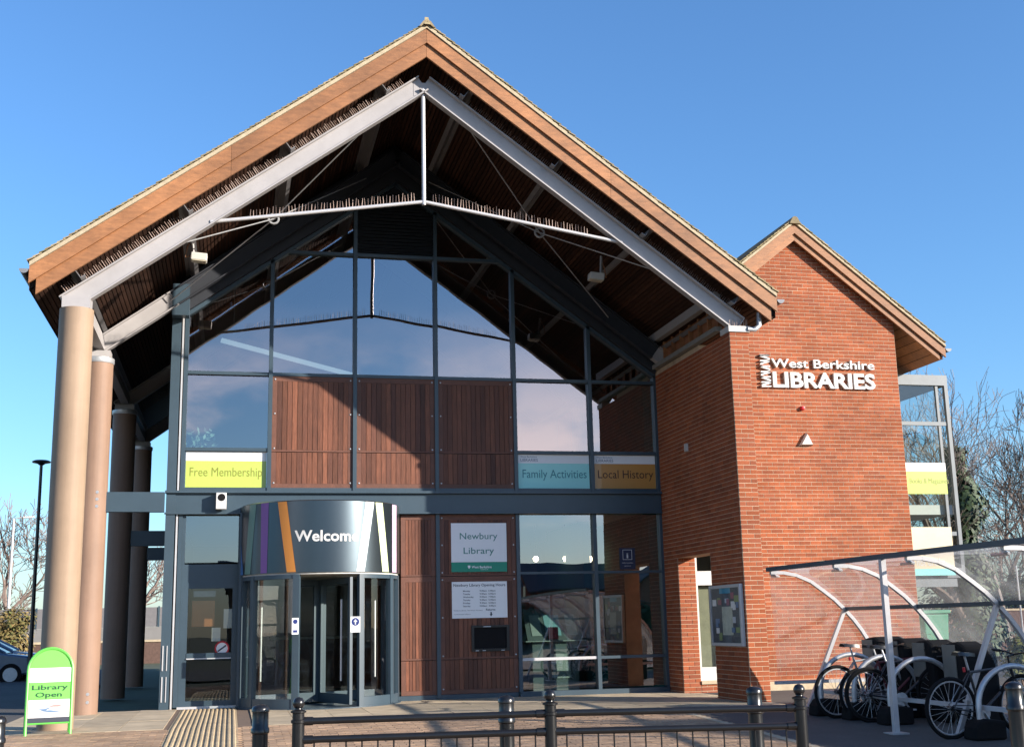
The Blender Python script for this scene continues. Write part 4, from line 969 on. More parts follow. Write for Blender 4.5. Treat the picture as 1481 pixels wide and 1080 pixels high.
# A-board
a, b = atZ(41, 1067, gz(-5)), atZ(96, 1060, gz(-4.6)); base = (a+b)/2
ang = rad(10); wd = .60
t = thing('sandwich_board', (base.x, base.y, gz(base.y)), 'green Library Open sandwich board in front of the tan column', 'sign board', world=False, rotz=ang)
GRN = mat('bright_green_frame', (.12, .52, .07), .4, var=.03); GRN2 = mat('green_poster', (.16, .55, .08), .4, var=.03)
hh = 1.12; hw = wd/2-.02; rr = hw; tl = .13
def tb(u, h, off=0, s=1): return (u, s*(.0+(hh-h)*tl*(-1 if s > 0 else -1))+off+(0.0 if s > 0 else 0), h)
for s in (1, -1):
    def fp(u, h, off=0, s=s): return (u, .18-s*(hh-h)*tl+off*s*-1+(-.0), h)
    pts = [fp(-hw, 0), fp(-hw, hh-rr)]+[fp(-hw*math.cos(k*math.pi/16), hh-rr+rr*math.sin(k*math.pi/16)) for k in range(1, 16)]+[fp(hw, hh-rr), fp(hw, 0)]
    fr_ = obj('frame', MB().tube(pts, .019, 8), GRN, t, smooth=True)
    obj('cross_bar', MB().tube([fp(-hw, .15), fp(hw, .15)], .012, 6), GRN, fr_)
    w = hw-.02
    arc = [fp(-w*math.cos(k*math.pi/16), hh-rr+(rr-.02)*math.sin(k*math.pi/16)) for k in range(17)]
    obj('head_panel', MB().add(arc, [tuple(range(17))]), GRN2, t)
    if s > 0:
        obj('panel', MB().quad(fp(-w, .16), fp(w, .16), fp(w, hh-rr), fp(-w, hh-rr)), mat('board_back', (.05, .05, .06), .6), t)
        def pf(z0, z1, mt, name, o_=.006): return obj(name, MB().quad(fp(-w, z0, o_), fp(w, z0, o_), fp(w, z1, o_), fp(-w, z1, o_)), mt, t)
        pf(.68, .865, WHITEP, 'white_header'); pf(.46, .675, GRN2, 'green_field'); pf(.225, .455, mat('poster_scene', (.62, .60, .58), .5, var=.25, scale=5, stretch=(1, 1, 3)), 'poster'); pf(.165, .22, INKD, 'footer')
        ms = MB()
        for (z_, u0_, u1_, dz_) in ((.335, -.15, .05, .03), (.315, -.12, .16, -.02)): ms.add([fp(u0_, z_, .009), fp((u0_+u1_)/2, z_-.025, .009), fp(u1_, z_+dz_, .009), fp((u0_+u1_)/2, z_+.004, .009)], [(0,1,2,3)])
        obj('poster_mark', ms, mat('poster_blue', (.12, .2, .32), .5), t)
        ms = MB().add([fp(-.02, .365, .009), fp(.12, .36, .009), fp(.18, .385, .009), fp(.06, .385, .009)], [(0,1,2,3)]); obj('poster_mark', ms, mat('poster_rose', (.5, .22, .2), .5), t)
        for s_, u_, v_, w_ in (('Library', -w*.86, .585, w*1.74), ('Open', -w*.68, .49, w*1.28)): line(s_, lambda u, v, d: fp(u, v, .010), u_, v_, w_, .062, .02, mat('dark_green_ink', (.01, .06, .02), .5), t)
    else: obj('panel', MB().quad(fp(-w, .16), fp(w, .16), fp(w, hh-rr), fp(-w, hh-rr)), MATS['board_back'], t)

# ------------------------------------------------------------------ cycle shelter
SX = 5.65
shy = [-4.92, -6.93, -8.78, -10.7, -12.6]
arc = [(5.65, 1.95), (5.86, 1.945), (6.07, 1.905), (6.30, 1.81), (6.51, 1.66), (6.68, 1.53), (6.83, 1.385), (6.98, 1.22), (7.10, 1.06), (7.22, .86), (7.31, .66), (7.38, .42), (7.42, .15), (7.43, -.12)]
t = thing('cycle_shelter', (6.5, -8.7, gz(-8.7)), 'white framed cycle shelter with curved clear roof beside the brick gable', 'cycle shelter')
for k, Y in enumerate(shy):
    mb = MB()
    for (p0, p1) in zip(arc[:-1], arc[1:]): mb.beam((p0[0], Y, p0[1]), (p1[0], Y, p1[1]), .05, .06, (0, 1, 0))
    obj('arch', mb, ALU, t)
    if k % 2 == 0:
        mb = MB().beam((6.83, Y, 1.36), (6.13, Y, gz(Y)), .05, .06, (0, 1, 0)); obj('strut', mb, ALU, t)
    # gusset curve under the front bar
    mb = MB(); mb.tube([(5.68, Y+.03, 1.92), (5.9, Y+.25, 1.90), (6.0, Y+.7, 1.91)], .02, 6); obj('gusset', mb, ALU, t, smooth=True)
obj('front_bar', B(5.60, 5.66, -13, -4.88, 1.965, 2.03), GALV if False else FRAME, t)
obj('mid_rail', B(6.84, 6.90, -13, -4.88, 1.36, 1.415), FRAME, t)
obj('low_rail', B(6.30, 6.36, -13, -4.88, .16, .21), ALU, t)
obj('low_rail', B(7.38, 7.43, -13, -4.88, .30, .35), ALU, t)
for Y in (-8.25, -12.4):
    po = obj('post', B(5.60, 5.665, Y-.035, Y+.035, gz(Y), 1.963), ALU, t); obj('base_plate', B(5.52, 5.75, Y-.11, Y+.11, gz(Y)-.01, gz(Y)+.012), GALV, po)
for k in range(len(shy)-1):
    y0, y1 = shy[k+1]+.03, shy[k]-.03; V = []
    for (x, z) in arc[:12]: V += [(x, y0, z+.035), (x, y1, z+.035)]
    obj('roof_sheet', MB().add(V, [(2*i, 2*i+1, 2*i+3, 2*i+2) for i in range(11)]), PERSPEX, t, smooth=True)
poly = [(x, z) for x, z in arc[:12]]+[(6.4, .42)]
obj('end_sheet', MB().add([(x-.0, -4.885, z-.02) for x, z in arc[:12]]+[(5.68, -4.885, .42)], [tuple(range(13))]), PERSPEX, t)
obj('end_rail', B(5.62, 7.4, -4.93, -4.88, .30, .35), ALU, t); 
# hoops with rubber feet
def gp(px, py):      # ground point under a pixel
    z = -.1
    for _ in range(12): p = atZ(px, py, z); z = gz(p.y)-.002
    return p
for (px, py), lb in (((1190, 1034), 'nearest the brick gable'), ((1238, 1040), 'second from the brick gable'), ((1290, 1047), 'behind the front shelter post'), ((1420, 1069), 'beside the nearest bicycle')):
    f = gp(px, py); Y = f.y; z0 = gz(Y)
    t = thing('cycle_stand', (f.x+.5, Y, z0), 'grey tubular cycle hoop in black rubber blocks, '+lb, 'cycle stand', 'cycle stands under the shelter')
    x0, x1 = f.x, f.x+.98; H = .82; hw = (x1-x0)/2
    pts = [(x0, Y, z0+.1), (x0, Y, z0+.25)]+[(x0+hw-hw*math.cos(i_*math.pi/16), Y, z0+.36+(H-.36)*math.sin(i_*math.pi/16)) for i_ in range(17)]+[(x1, Y, z0+.25), (x1, Y, z0+.1)]
    obj('hoop', MB().tube(pts, .034, 12), GALV, t, smooth=True)
    for xx, sg in ((x0, -1), (x1, 1)):
        prof = [(xx-.16, z0), (xx+.26, z0), (xx+.26, z0+.21), (xx+.02, z0+.235), (xx-.08, z0+.22), (xx-.14, z0+.14)]
        if sg > 0: prof = [(2*xx-u, v) for u, v in prof][::-1]
        obj('rubber_block', MB().prism(prof, Y-.13, Y+.13), RUBBER, t, bevel=.025)
# row of black plastic shields at the back
for k, Y in enumerate((-5.75, -6.35, -6.95, -7.6)):
    lb = ('first', 'second', 'third', 'fourth')[k]
    t = thing('storage_pod', (7.0, Y, gz(Y)), lb+' from the brick gable of the black rounded cycle pods at the back', 'cycle pod', 'cycle pods at the back of the shelter')
    x = 6.75+.05*k; z0 = gz(Y)
    prof = [(Y-.28, z0), (Y+.24, z0), (Y+.24, z0+.92), (Y+.16, z0+1.02), (Y-.10, z0+1.04), (Y-.24, z0+.98), (Y-.28, z0+.80)]
    obj('shell', MB().prism(prof, x, x+.5, 'x'), RUBBER, t, bevel=.05)
    obj('grey_panel', B(x-.012, x-.002, Y-.10, Y+.20, z0+.55, z0+1.0), mat('pod_grey', (.16, .16, .145), .5), t)
# ------------------------------------------------------------------ bicycles: local x forward, rear wheel at x=0
def bicycle(loc, rotz, label, frame_col, drop=False, lean=0, accent=None, mudguard=False, wr=.34):
    t = thing('bicycle', loc, label, 'bicycle', 'bicycles parked under the shelter', world=False, rotz=rotz)
    t.rotation_euler = (rad(lean), 0, rotz)
    FM = mat('cycle_frame_%s' % frame_col[0], frame_col[1], .35, var=.03); wb = 1.03
    for k, x in enumerate((0, wb)):
        wh = obj('wheel', MB().lathe([(.028, -.045), (.028, .045)], (x, 0, wr), 12, 'y'), BLACK, t)
        ring = [(x+wr*.965*math.cos(i*math.pi/18), 0, wr+wr*.965*math.sin(i*math.pi/18)) for i in range(36)]
        obj('tyre', MB().tube(ring, .023, 8, closed=True), RUBBER, wh, smooth=True)
        obj('rim', MB().tube([(x+(wr-.045)*math.cos(i*math.pi/18), 0, wr+(wr-.045)*math.sin(i*math.pi/18)) for i in range(36)], .011, 6, closed=True), GALV if not drop else BLACK, wh, smooth=True)
        sp = MB()
        for i in range(24):
            a_ = i*math.pi/12; sp.tube([(x+.03*math.cos(a_+.5), .03*(-1)**i, wr+.03*math.sin(a_+.5)), (x+(wr-.05)*math.cos(a_), 0, wr+(wr-.05)*math.sin(a_))], .0022, 3, cap=False)
        obj('spokes', sp, GALV, wh)
        if mudguard: obj('mudguard', MB().tube([(x+(wr+.035)*math.cos(a_), 0, wr+(wr+.035)*math.sin(a_)) for a_ in [(.15+.1*i)*math.pi for i in range(9)]], .02, 6), ALU, t, smooth=True)
    bb = Vector((.43, 0, .28)); st_ = Vector((.28, 0, .78)); hd = Vector((.88, 0, .80)); hb = Vector((.93, 0, .66)); ra = Vector((0, 0, wr)); fa = Vector((wb, 0, wr))
    mb = MB(); mb.tube([bb, st_], .017, 8); mb.tube([st_-(st_-bb)*.06, hd], .016, 8); mb.tube([bb, hb], .020, 8); mb.tube([hd+Vector((-.01,0,.04)), hb], .021, 8)
    for s in (-1, 1): mb.tube([bb+Vector((0, .03*s, 0)), ra+Vector((0, .06*s, 0))], .010, 6); mb.tube([st_+Vector((0, .015*s, -.04)), ra+Vector((0, .06*s, 0))], .009, 6)
    obj('frame', mb, FM, t, smooth=True)
    fk = MB()
    for s in (-1, 1): fk.tube([hb, hb+Vector((.015, .05*s, -.05)), fa+Vector((-.03, .055*s, .1)), fa+Vector((0, .055*s, 0))], .013, 6)
    obj('fork', fk, FM, t, smooth=True)
    sp_ = obj('seat_post', MB().tube([st_, st_+Vector((-.045, 0, .16))], .013, 8), GALV, t)
    c = st_+Vector((-.05, 0, .18))
    V = []
    for (x, hw_, z) in ((-.13, .075, .02), (-.08, .075, .025), (.0, .05, .012), (.08, .022, .01), (.15, .014, .0)):
        for (yy, dz) in ((-hw_, -.03), (-hw_*.6, .012), (hw_*.6, .012), (hw_, -.03)): V.append(c+Vector((x, yy, z+dz)))
    obj('saddle', MB().add(V, [(i*4+j, i*4+j+1, i*4+5+j, i*4+4+j) for i in range(4) for j in range(3)]+[(i*4, i*4+4, i*4+7, i*4+3) for i in range(4)]+[(0, 3, 2, 1), (16, 17, 18, 19)]), BLACK, t, smooth=True)
    stem = hd+Vector((-.02, 0, .12)); obj('stem', MB().tube([hd, stem, stem+Vector((.09, 0, .02))], .014, 8), BLACK, t)
    hbm = MB(); q = stem+Vector((.09, 0, .02))
    if drop:
        for s in (-1, 1): hbm.tube([q, q+Vector((0, .20*s, 0)), q+Vector((.06, .21*s, 0)), q+Vector((.11, .21*s, -.03)), q+Vector((.10, .21*s, -.10)), q+Vector((.03, .21*s, -.13)), q+Vector((-.04, .21*s, -.13))], .015, 8); hbm.tube([q+Vector((.10, .21*s, .0)), q+Vector((.15, .21*s, .05)), q+Vector((.17, .21*s, -.09))], .011, 6)
    else:
        hbm.tube([q+Vector((-.05, -.31, .04)), q+Vector((0, -.15, .03)), q, q+Vector((0, .15, .03)), q+Vector((-.05, .31, .04))], .012, 8)
        for s in (-1, 1): hbm.tube([q+Vector((-.05, .31*s, .04)), q+Vector((-.025, .21*s, .035))], .018, 8); hbm.tube([q+Vector((.0, .19*s, .02)), q+Vector((.05, .28*s, -.01))], .006, 5)
    obj('handlebar', hbm, BLACK, t, smooth=True)
    cr = MB().lathe([(.09, -.048), (.09, -.042)], bb, 24, 'y'); cr.tube([bb+Vector((0, -.06, 0)), bb+Vector((.10, -.06, -.13))], .011, 6); cr.tube([bb+Vector((0, .06, 0)), bb+Vector((-.10, .06, .13))], .011, 6); cr.box(bb.x+.06, bb.x+.14, -.15, -.07, bb.z-.145, bb.z-.125); cr.box(bb.x-.14, bb.x-.06, .07, .15, bb.z+.12, bb.z+.14)
    obj('crank', cr, GALV, t)
    obj('chain', MB().tube([(bb.x, -.045, bb.z+.085), (0, -.045, wr+.035), (-.035, -.045, wr), (0, -.045, wr-.035), (bb.x, -.045, bb.z-.085)], .006, 4), BLACK, t)
    obj('derailleur', MB().tube([(0, -.055, wr-.03), (.03, -.055, wr-.12), (.0, -.055, wr-.19)], .014, 6), BLACK, t)
    if accent: obj('rear_light', MB().tube([st_+Vector((-.06, 0, -.02)), st_+Vector((-.065, 0, .03))], .016, 8), MATS['sign_red'], t)
    return t
b1 = gp(1213, 1038); b2 = gp(1262, 1044); b3 = gp(1378, 1068)
bicycle((b1.x, b1.y, gz(b1.y)), rad(4), 'grey bicycle with tan tyre and tall saddle nearest the brick gable', ('silver', (.30, .30, .31)), accent=True, lean=3, wr=.35)
bicycle((b2.x, b2.y, gz(b2.y)), rad(-3), 'dark racing bicycle with drop handlebars in the middle of the shelter', ('black', (.02, .02, .025)), drop=True, lean=-3, wr=.35)
bicycle((b3.x, b3.y, gz(b3.y)), rad(5), 'black mountain bicycle nearest the camera at the right edge', ('charcoal', (.03, .03, .035)), lean=3, accent=True, wr=.35)
bicycle((b1.x+.25, (b1.y+b2.y)/2+.05, gz(b2.y)), rad(2), 'dark bicycle with flat bars wedged between the other two', ('maroon', (.12, .02, .03)), lean=-2)
bicycle((b3.x+1.0, b3.y-.55, gz(b3.y)), rad(8), 'bicycle mostly out of the frame at the lower right corner', ('grey', (.2, .2, .21)), lean=3)
# ------------------------------------------------------------------ wheelie bin and shrubs
c = atY(1345, 925, 1.6)
t = thing('wheelie_bin', (13.3, 1.6, -.03), 'green wheelie bin behind the cycle shelter', 'bin')
GB = mat('bin_green', (.02, .20, .11), .5, var=.05)
bx = atY(1343, 900, 1.6).x; zt = atY(1343, 884, 1.6).z
obj('body', MB().add([(bx-.24, 1.36, -.03), (bx+.24, 1.36, -.03), (bx+.24, 1.84, -.03), (bx-.24, 1.84, -.03), (bx-.30, 1.28, zt-.05), (bx+.30, 1.28, zt-.05), (bx+.30, 1.92, zt-.05), (bx-.30, 1.92, zt-.05)], [(0,3,2,1),(4,5,6,7),(0,1,5,4),(1,2,6,5),(2,3,7,6),(3,0,4,7)]), GB, t, bevel=.03)
obj('lid', B(bx-.33, bx+.33, 1.24, 1.96, zt-.048, zt+.03), GB, t, bevel=.02); obj('handle', MB().tube([(bx-.25, 2.0, zt-.03), (bx+.25, 2.0, zt-.03)], .02, 8), GB, t)
for s in (-1, 1): obj('wheel', MB().lathe([(.12, -.03), (.12, .03)], (bx+s*.27, 1.9, .09), 14, 'x'), RUBBER, t)
# ------------------------------------------------------------------ vegetation
def bare_tree(name, base, H, spread, label, cat, seed, material=BARK, group=None, lean=(0, 0), depth=6, r0=.16, tw=.006, levels=None, start=.28):
    rnd = random.Random(seed); t = thing(name, base, label, cat, group); trunk = MB(); br = MB(); tw_ = MB()
    def grow(p, d, L, r, lv):
        pts = [p]; n = 4 if lv < 3 else 3; rs = [r]
        for i in range(n):
            d = (d+Vector((rnd.gauss(0, .16), rnd.gauss(0, .16), rnd.gauss(.05, .09)))).normalized(); p = p+d*L/n; pts.append(p); rs.append(max(r*(1-.45*(i+1)/n), tw))
        (trunk if lv == 0 else br if lv < 4 else tw_).tube(pts, rs, 8 if lv == 0 else 5 if lv < 3 else 3, cap=False)
        if lv >= depth: return
        kids = rnd.choice((3, 4)) if lv < 3 else rnd.choice((2, 3, 3))
        for k in range(kids):
            f = 1 if k == 0 else rnd.uniform(start if lv == 0 else .25, .95)
            i = min(int(f*n), n-1); q = pts[i]+(pts[i+1]-pts[i])*(f*n-i) if f < 1 else pts[-1]
            a_ = rnd.uniform(0, 6.283); sp = spread*rnd.uniform(.6, 1.25)*(.35 if k == 0 else 1)
            o1 = d.orthogonal().normalized(); o2 = d.cross(o1); nd = (d+ (o1*math.cos(a_)+o2*math.sin(a_))*sp).normalized()
            grow(q, nd, L*rnd.uniform(.62, .82), max(r*(.62 if k == 0 else .45), tw), lv+1)
    grow(Vector(base), Vector((lean[0], lean[1], 1)).normalized(), H*.34, r0, 0)
    obj('trunk', trunk, material, t, smooth=True); obj('limbs', br, material, t, smooth=True); obj('crown', tw_, material, t)
    return t
def leaf_mass(mb, c, rx, ry, rz, n, sz, rnd):
    for k in range(n):
        while True:
            v = Vector((rnd.uniform(-1, 1), rnd.uniform(-1, 1), rnd.uniform(-1, 1)))
            if .35 < v.length < 1: break
        mb.leaf(Vector(c)+Vector((v.x*rx, v.y*ry, v.z*rz)), v+Vector((0, 0, .5)), sz*rnd.uniform(.6, 1.3))
def bush(name, c, rx, ry, rz, n, sz, material, label, cat='shrub', group=None, seed=1):
    rnd = random.Random(seed); t = thing(name, (c[0], c[1], gz(c[1])-.05), label, cat, group); mb = MB()
    for k in range(7):
        o = Vector((rnd.uniform(-.55, .55)*rx, rnd.uniform(-.5, .5)*ry, rnd.uniform(-.45, .55)*rz)); f = rnd.uniform(.4, .65)
        leaf_mass(mb, Vector(c)+o, rx*f, ry*f, rz*f, n//7, sz, rnd)
    obj('foliage', mb, material, t); st_ = MB()
    for k in range(9): st_.tube([(c[0]+rnd.uniform(-.15, .15)*rx, c[1]+rnd.uniform(-.2, .2)*ry, gz(c[1])-.05), (c[0]+rnd.uniform(-.5, .5)*rx, c[1]+rnd.uniform(-.5, .5)*ry, c[2]+rnd.uniform(0, .7)*rz)], [.02, .006], 4, cap=False)
    obj('stems', st_, BARK, t)
    return t
GRT = 'bare trees behind the bay window'
p = atY(1402, 900, 11); iv = bare_tree('ivy_clad_tree', (p.x, 11, -.05), 9.8, .62, 'bare tree with dark ivy climbing its trunk beside the bay window', 'tree', 5, BARK, GRT, (.02, 0), 6, .17, .008)
mb = MB(); rnd = random.Random(3)
for k in range(5200):
    z = rnd.random()**.95*6.3; r = (.95-.10*z)*rnd.uniform(.4, 1.25)*(1+.35*math.sin(z*3.1)); a_ = rnd.uniform(0, 6.283)
    mb.leaf((p.x+.02*z+r*math.cos(a_)+.15*math.sin(z*1.7), 11+r*math.sin(a_), z), (math.cos(a_), math.sin(a_), .4), .12)
obj('ivy', mb, IVY, iv)
p = atY(1462, 900, 12); bare_tree('bare_tree', (p.x, 12, -.05), 9.4, .66, 'pale trunked bare tree at the right edge of the picture', 'tree', 11, mat('birch_bark', (.26, .22, .20), .95, var=.3, scale=12), GRT, (.0, 0), 6, .13, .007)
p = atY(1430, 900, 22); bare_tree('bare_tree', (p.x, 22, -.05), 9.2, .8, 'brown twiggy bare tree between the ivy tree and the pale trunk', 'tree', 23, BARK, GRT, (.0, 0), 6, .15, .010)
p = atY(1500, 900, 18); bare_tree('bare_tree', (p.x, 18, -.05), 10.8, .7, 'tall bare tree cut by the right edge of the picture', 'tree', 31, BARK, GRT, (-.03, 0), 6, .16, .010)
p = atY(1470, 900, 30); bare_tree('bare_tree', (p.x, 30, -.05), 9, .85, 'far brown bare tree low behind the others at right', 'tree', 37, BARK2, GRT, (0, 0), 6, .18, .014)
for k, (px, y, w_, h_, lb) in enumerate(((1400, 19, 2.4, 2.6, 'dark evergreen bush below the ivy clad tree'), (1455, 20, 2.6, 2.4, 'dark evergreen bush at the foot of the pale trunk'), (1510, 19, 2.6, 2.8, 'dark evergreen bush cut by the right edge behind the shelter'))):
    p = atY(px, 860, y); bush('evergreen_bush', (p.x, y, h_*.62), w_, 1.2, h_, 2600, .13, IVY, lb, 'bush', 'evergreen bushes behind the shelter', 40+k)
p = atY(1478, 945, -2.2); bush('yellow_shrub', (p.x, -2.2, .55), .42, .4, .52, 1300, .05, SHRUB, 'small yellow green conifer shrub behind the cycle shelter', 'shrub', None, 51)
p = atY(1347, 915, 1.0); bush('young_plant', (p.x-.25, .9, .62), .16, .16, .4, 120, .05, SHRUB, 'small sprig growing against the green wheelie bin', 'plant', None, 52)
t = thing('garden_wall', (22, 17.2, -.05), 'dark low brick boundary wall behind the cycle shelter', 'wall'); obj('wall', B(12, 40, 17.0, 17.25, -.1, 1.35), mat('dark_brick', (.11, .065, .05), .9, var=.3, scale=8), t); obj('coping', B(12, 40, 16.96, 17.29, 1.352, 1.42), CONC, t)
t = thing('white_pole', (atY(1478, 900, 9).x, 9, 0), 'thin white pole at the right edge behind the shelter roof', 'pole'); q = atY(1478, 900, 9); obj('pole', MB().tube([(q.x, 9, -.05), (q.x, 9, 2.6)], .025, 8), ALU, t)
# ------------------------------------------------------------------ left background
p = atY(30, 900, 62); bare_tree('bare_tree', (p.x, 62, -.1), 10.6, .85, 'wide bare tree behind the white lamp post at left', 'tree', 61, BARK2, None, (0, 0), 6, .25, .02)
p = atY(195, 900, 66); bare_tree('bare_tree', (p.x, 66, -.1), 9.0, .8, 'far bare tree seen between the columns', 'tree', 62, BARK2, None, (0, 0), 5, .22, .02)
p = atY(12, 905, 34); bush('russet_hedge', (p.x, 34, 1.25), 1.9, 1.0, 1.35, 4200, .09, DRYLEAF, 'rounded yellow brown hedge behind the parked cars', 'hedge', None, 63)
t = thing('bridge_parapet', (-14, 44, -.1), 'long grey concrete bridge parapet with panel railing at left', 'wall')
obj('wall', B(-40, 4, 44, 44.4, -.1, 1.55), mat('grey_concrete', (.20, .19, .18), .9, var=.15, scale=1), t)
for k in range(22): x = -40+k*2; obj('rail_panel', B(x+.05, x+1.95, 44.15, 44.2, 1.56, 2.55), mat('rail_grey', (.16, .15, .15), .7), t); obj('post', B(x-.04, x+.04, 44.1, 44.25, 1.552, 2.6), FRAME, t)
t = thing('retaining_wall', (-12, 36, -.1), 'dark brick retaining wall seen between the columns', 'wall'); obj('wall', B(-13.8, 2, 36, 36.3, -.1, .85), MATS['dark_brick'], t); obj('coping', B(-13.9, 2, 35.95, 36.35, .852, .95), CONC, t)
q = atY(60, 668, 16)
t = thing('street_lamp', (q.x-.2, 16, -.05), 'tall dark street lamp with flat disc head left of the columns', 'street lamp')
qb = atY(48, 925, 16)
obj('pole', MB().tube([(q.x, 16, -.05), (q.x, 16, 1.2), (q.x, 16, q.z-.05)], [.085, .06, .045], 12), BLACK, t, smooth=True); obj('lamp_head', MB().lathe([(.05, -.10), (.12, -.05), (.26, -.02), (.27, .015), (.20, .05), (.04, .07)], (q.x, 16, q.z), 24), BLACK, t, smooth=True)
q = atY(20, 750, 52)
t = thing('street_lamp', (q.x, 52, -.05), 'thin white street lamp with a short arm in front of the far tree', 'street lamp')
obj('pole', MB().tube([(q.x, 52, -.05), (q.x, 52, q.z), (q.x+.5, 52, q.z+.08)], [.09, .07, .05], 10), OFFWHITE, t, smooth=True); obj('lamp_head', MB().beam((q.x+.5, 52, q.z+.08), (q.x+1.1, 52, q.z+.1), .2, .1), OFFWHITE, t)
def car(loc, rotz, label, col):
    t = thing('parked_car', loc, label, 'car', 'cars parked at the left', world=False, rotz=rotz)
    CM = mat('car_paint_'+col[0], col[1], .25, metal=.3, var=.02, coat=.8); w = .88
    low = [(-2.1, .30), (-2.12, .62), (-2.0, .86), (-1.2, .93), (.9, .94), (1.85, .80), (2.08, .58), (2.06, .28)]
    V = []; ys = (-w, -w*.97, w*.97, w); n = len(low)
    mb = MB().prism(low, -w, w, 'y'); obj('body', mb, CM, t, bevel=.06, smooth=True)
    cab = [(-1.85, .90, .80), (-1.35, 1.38, .64), (-.4, 1.46, .62), (.25, 1.40, .64), (1.15, .92, .80)]
    V = [(x, -y_, z) for x, z, y_ in cab]+[(x, y_, z) for x, z, y_ in cab]
    obj('cabin', MB().add(V, [(0,1,2,3,4), (9,8,7,6,5), (0,5,6,1), (3,8,9,4)]), mat('car_glass', (.02, .03, .04), .08, spec=.8), t)
    obj('roof', MB().add([(x, s*y_, z+.012) for s in (-1, 1) for x, z, y_ in cab[1:4]], [(0,1,2,5,4,3)]), CM, t, smooth=True)
    pm = MB()
    for s in (-1, 1):
        for i in range(4): a_, b_ = cab[i], cab[i+1]; pm.tube([(a_[0], s*a_[2], a_[1]+.005), (b_[0], s*b_[2], b_[1]+.005)], .032, 6)
        pm.tube([(-.35, s*.64, 1.45), (-.25, s*.80, .92)], .03, 6)
    obj('pillars', pm, CM, t)
    for s in (-1, 1):
        obj('door_mirror', MB().beam((.75, s*.86, 1.0), (.75, s*1.02, 1.03), .12, .12), CM, t, bevel=.03); obj('headlight', B(1.86, 2.04, s*.7-.12, s*.7+.12, .60, .74), WHITE, t, bevel=.02); obj('tail_light', B(-2.14, -2.0, s*.7-.1, s*.7+.1, .62, .84), MATS['sign_red'], t, bevel=.02)
        obj('door_handle', B(-.45, -.28, s*.885-.012, s*.885+.012, .82, .85), CM, t)
        for x in (-1.3, 1.32):
            wh = obj('wheel', MB().lathe([(.315, -.1), (.315, .1)], (x, s*.80, .30), 26, 'y'), RUBBER, t, bevel=.02); obj('rim', MB().lathe([(.20, -.108), (.21, .108)], (x, s*.80, .30), 20, 'y'), GALV, wh)
p = atY(62, 945, 17); car((p.x-2.1, 17, -.14), rad(2), 'slate blue car parked behind the black rails at the left edge', ('slate', (.09, .13, .19)))
p = atY(68, 935, 20.5); car((p.x-2.1, 20.5, -.12), rad(2), 'paler blue car parked behind the slate blue one', ('pale', (.22, .27, .33)))
t = thing('bar_railing', (-9.4, 5.5, -.05), 'low black bar railing in front of the parked cars', 'railing')
for k in range(12): x = -11.5+k*.28; obj('bar', MB().tube([(x, 5.5, -.05), (x, 5.5, .62)], .028, 6), BLACK, t)
obj('rail', B(-11.7, -8.2, 5.47, 5.53, .61, .66), BLACK, t)
# left wing of the library seen along the colonnade
obj('side_pier', B(-3.75, -3.43, 11.4, 12.2, -.1, 3.1), BRICK, LIB)
obj('side_window', B(-3.46, -3.425, 2.2, 9.6, .5, 3.0), GLASS, LIB)

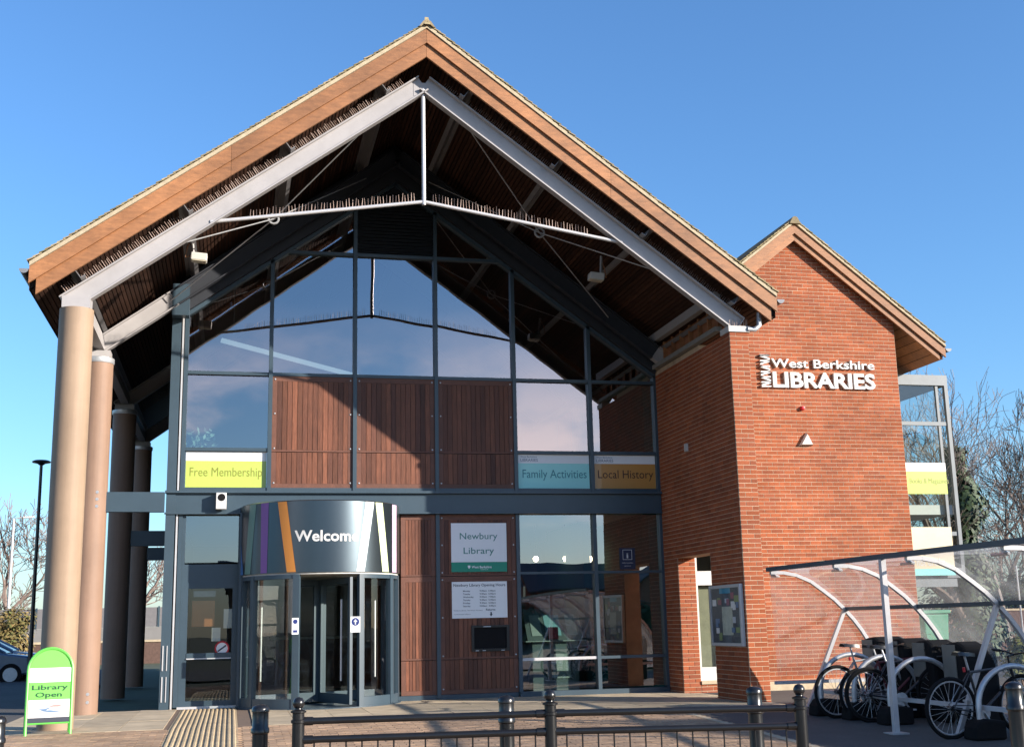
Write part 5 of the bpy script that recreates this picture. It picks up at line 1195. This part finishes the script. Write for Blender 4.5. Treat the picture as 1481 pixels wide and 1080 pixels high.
# ------------------------------------------------------------------ the street behind the camera, seen in the glass, plus one house added for its shadow
RB_ = mat('house_brick', (.28, .12, .07), .9, var=.2, scale=5); RT_ = mat('slate_roof', (.06, .055, .06), .7, var=.2, scale=6)
def house(x, y, w, d, eave, ridge, label, rotz=0, chim=True, roofm=RT_):
    t = thing('brick_house', (x, y, -.4), label, 'house', 'houses across the street', world=False, rotz=rotz)
    obj('wall', MB().prism([(-w/2, 0), (w/2, 0), (w/2, eave), (0, ridge), (-w/2, eave)], -d/2, d/2), RB_, t)
    for s in (-1, 1):
        V = [(0, -d/2-.3, ridge+.18), (s*(w/2+.35), -d/2-.3, eave-.35*(ridge-eave)/(w/2)+.12), (s*(w/2+.35), d/2+.3, eave-.35*(ridge-eave)/(w/2)+.12), (0, d/2+.3, ridge+.18)]
        obj('roof', MB().add(V+[(a, b, c-.15) for a, b, c in V], [(0,1,2,3),(4,5,6,7),(0,1,5,4),(1,2,6,5),(2,3,7,6)]), roofm, t)
    if chim:
        for s in (-1, 1): ch = obj('chimney', B(-.35, .35, s*d*.32-.5, s*d*.32+.5, ridge-.3, ridge+1.3), RB_, t); obj('pot', MB().lathe([(.12, 0), (.10, .4)], (0, s*d*.32, ridge+1.3), 10), mat('clay_pot', (.3, .12, .06), .9), ch)
    for s in (-1, 1):
        for k in (-1, 1):
            for z in (1.0, 3.4):
                if z+1.2 < eave+1: wn = obj('window', B(k*w*.25-.5, k*w*.25+.5, s*(d/2+.02)-.03, s*(d/2+.02)+.03, z, z+1.3), OFFWHITE, t); obj('window_pane', B(k*w*.25-.44, k*w*.25+.44, s*(d/2+.06)-.006, s*(d/2+.06)+.006, z+.06, z+1.24), MATS['car_glass'] , wn)
    obj('door', B(-.45, .45, d/2+.01, d/2+.05, 0, 2.05), FRAME, t)
house(14, -70, 9, 8, 4.6, 7.0, 'brick house opposite the library with two chimneys', rad(90))
house(24, -74, 9, 8, 4.2, 6.4, 'lower brick house opposite the library beside the two chimneys', rad(90), False)
house(33, -70, 10, 9, 4.8, 7.4, 'brick house opposite the library at the street corner', 0)
house(2, -72, 9, 9, 4.6, 6.8, 'brick house opposite the library behind the camera', rad(90))
house(30.4, -27.5, 9.5, 9, 6.6, 9.55, 'unseen gabled brick house added to shade the cycle shelter', math.atan2(SUN.x, -SUN.y), False)  # added out of view, gable turned and sized to shade the cycle shelter
for k, (x, y) in enumerate(((8, -60), (20, -62), (28, -60), (40, -62))):
    bush('street_hedge', (x, y, 1.1), 4.2, 1.2, 1.6, 900, .3, IVY, ('leftmost', 'second', 'third', 'rightmost')[k]+' of the dark hedges along the far side of the street', 'hedge', 'hedges across the street', 70+k)
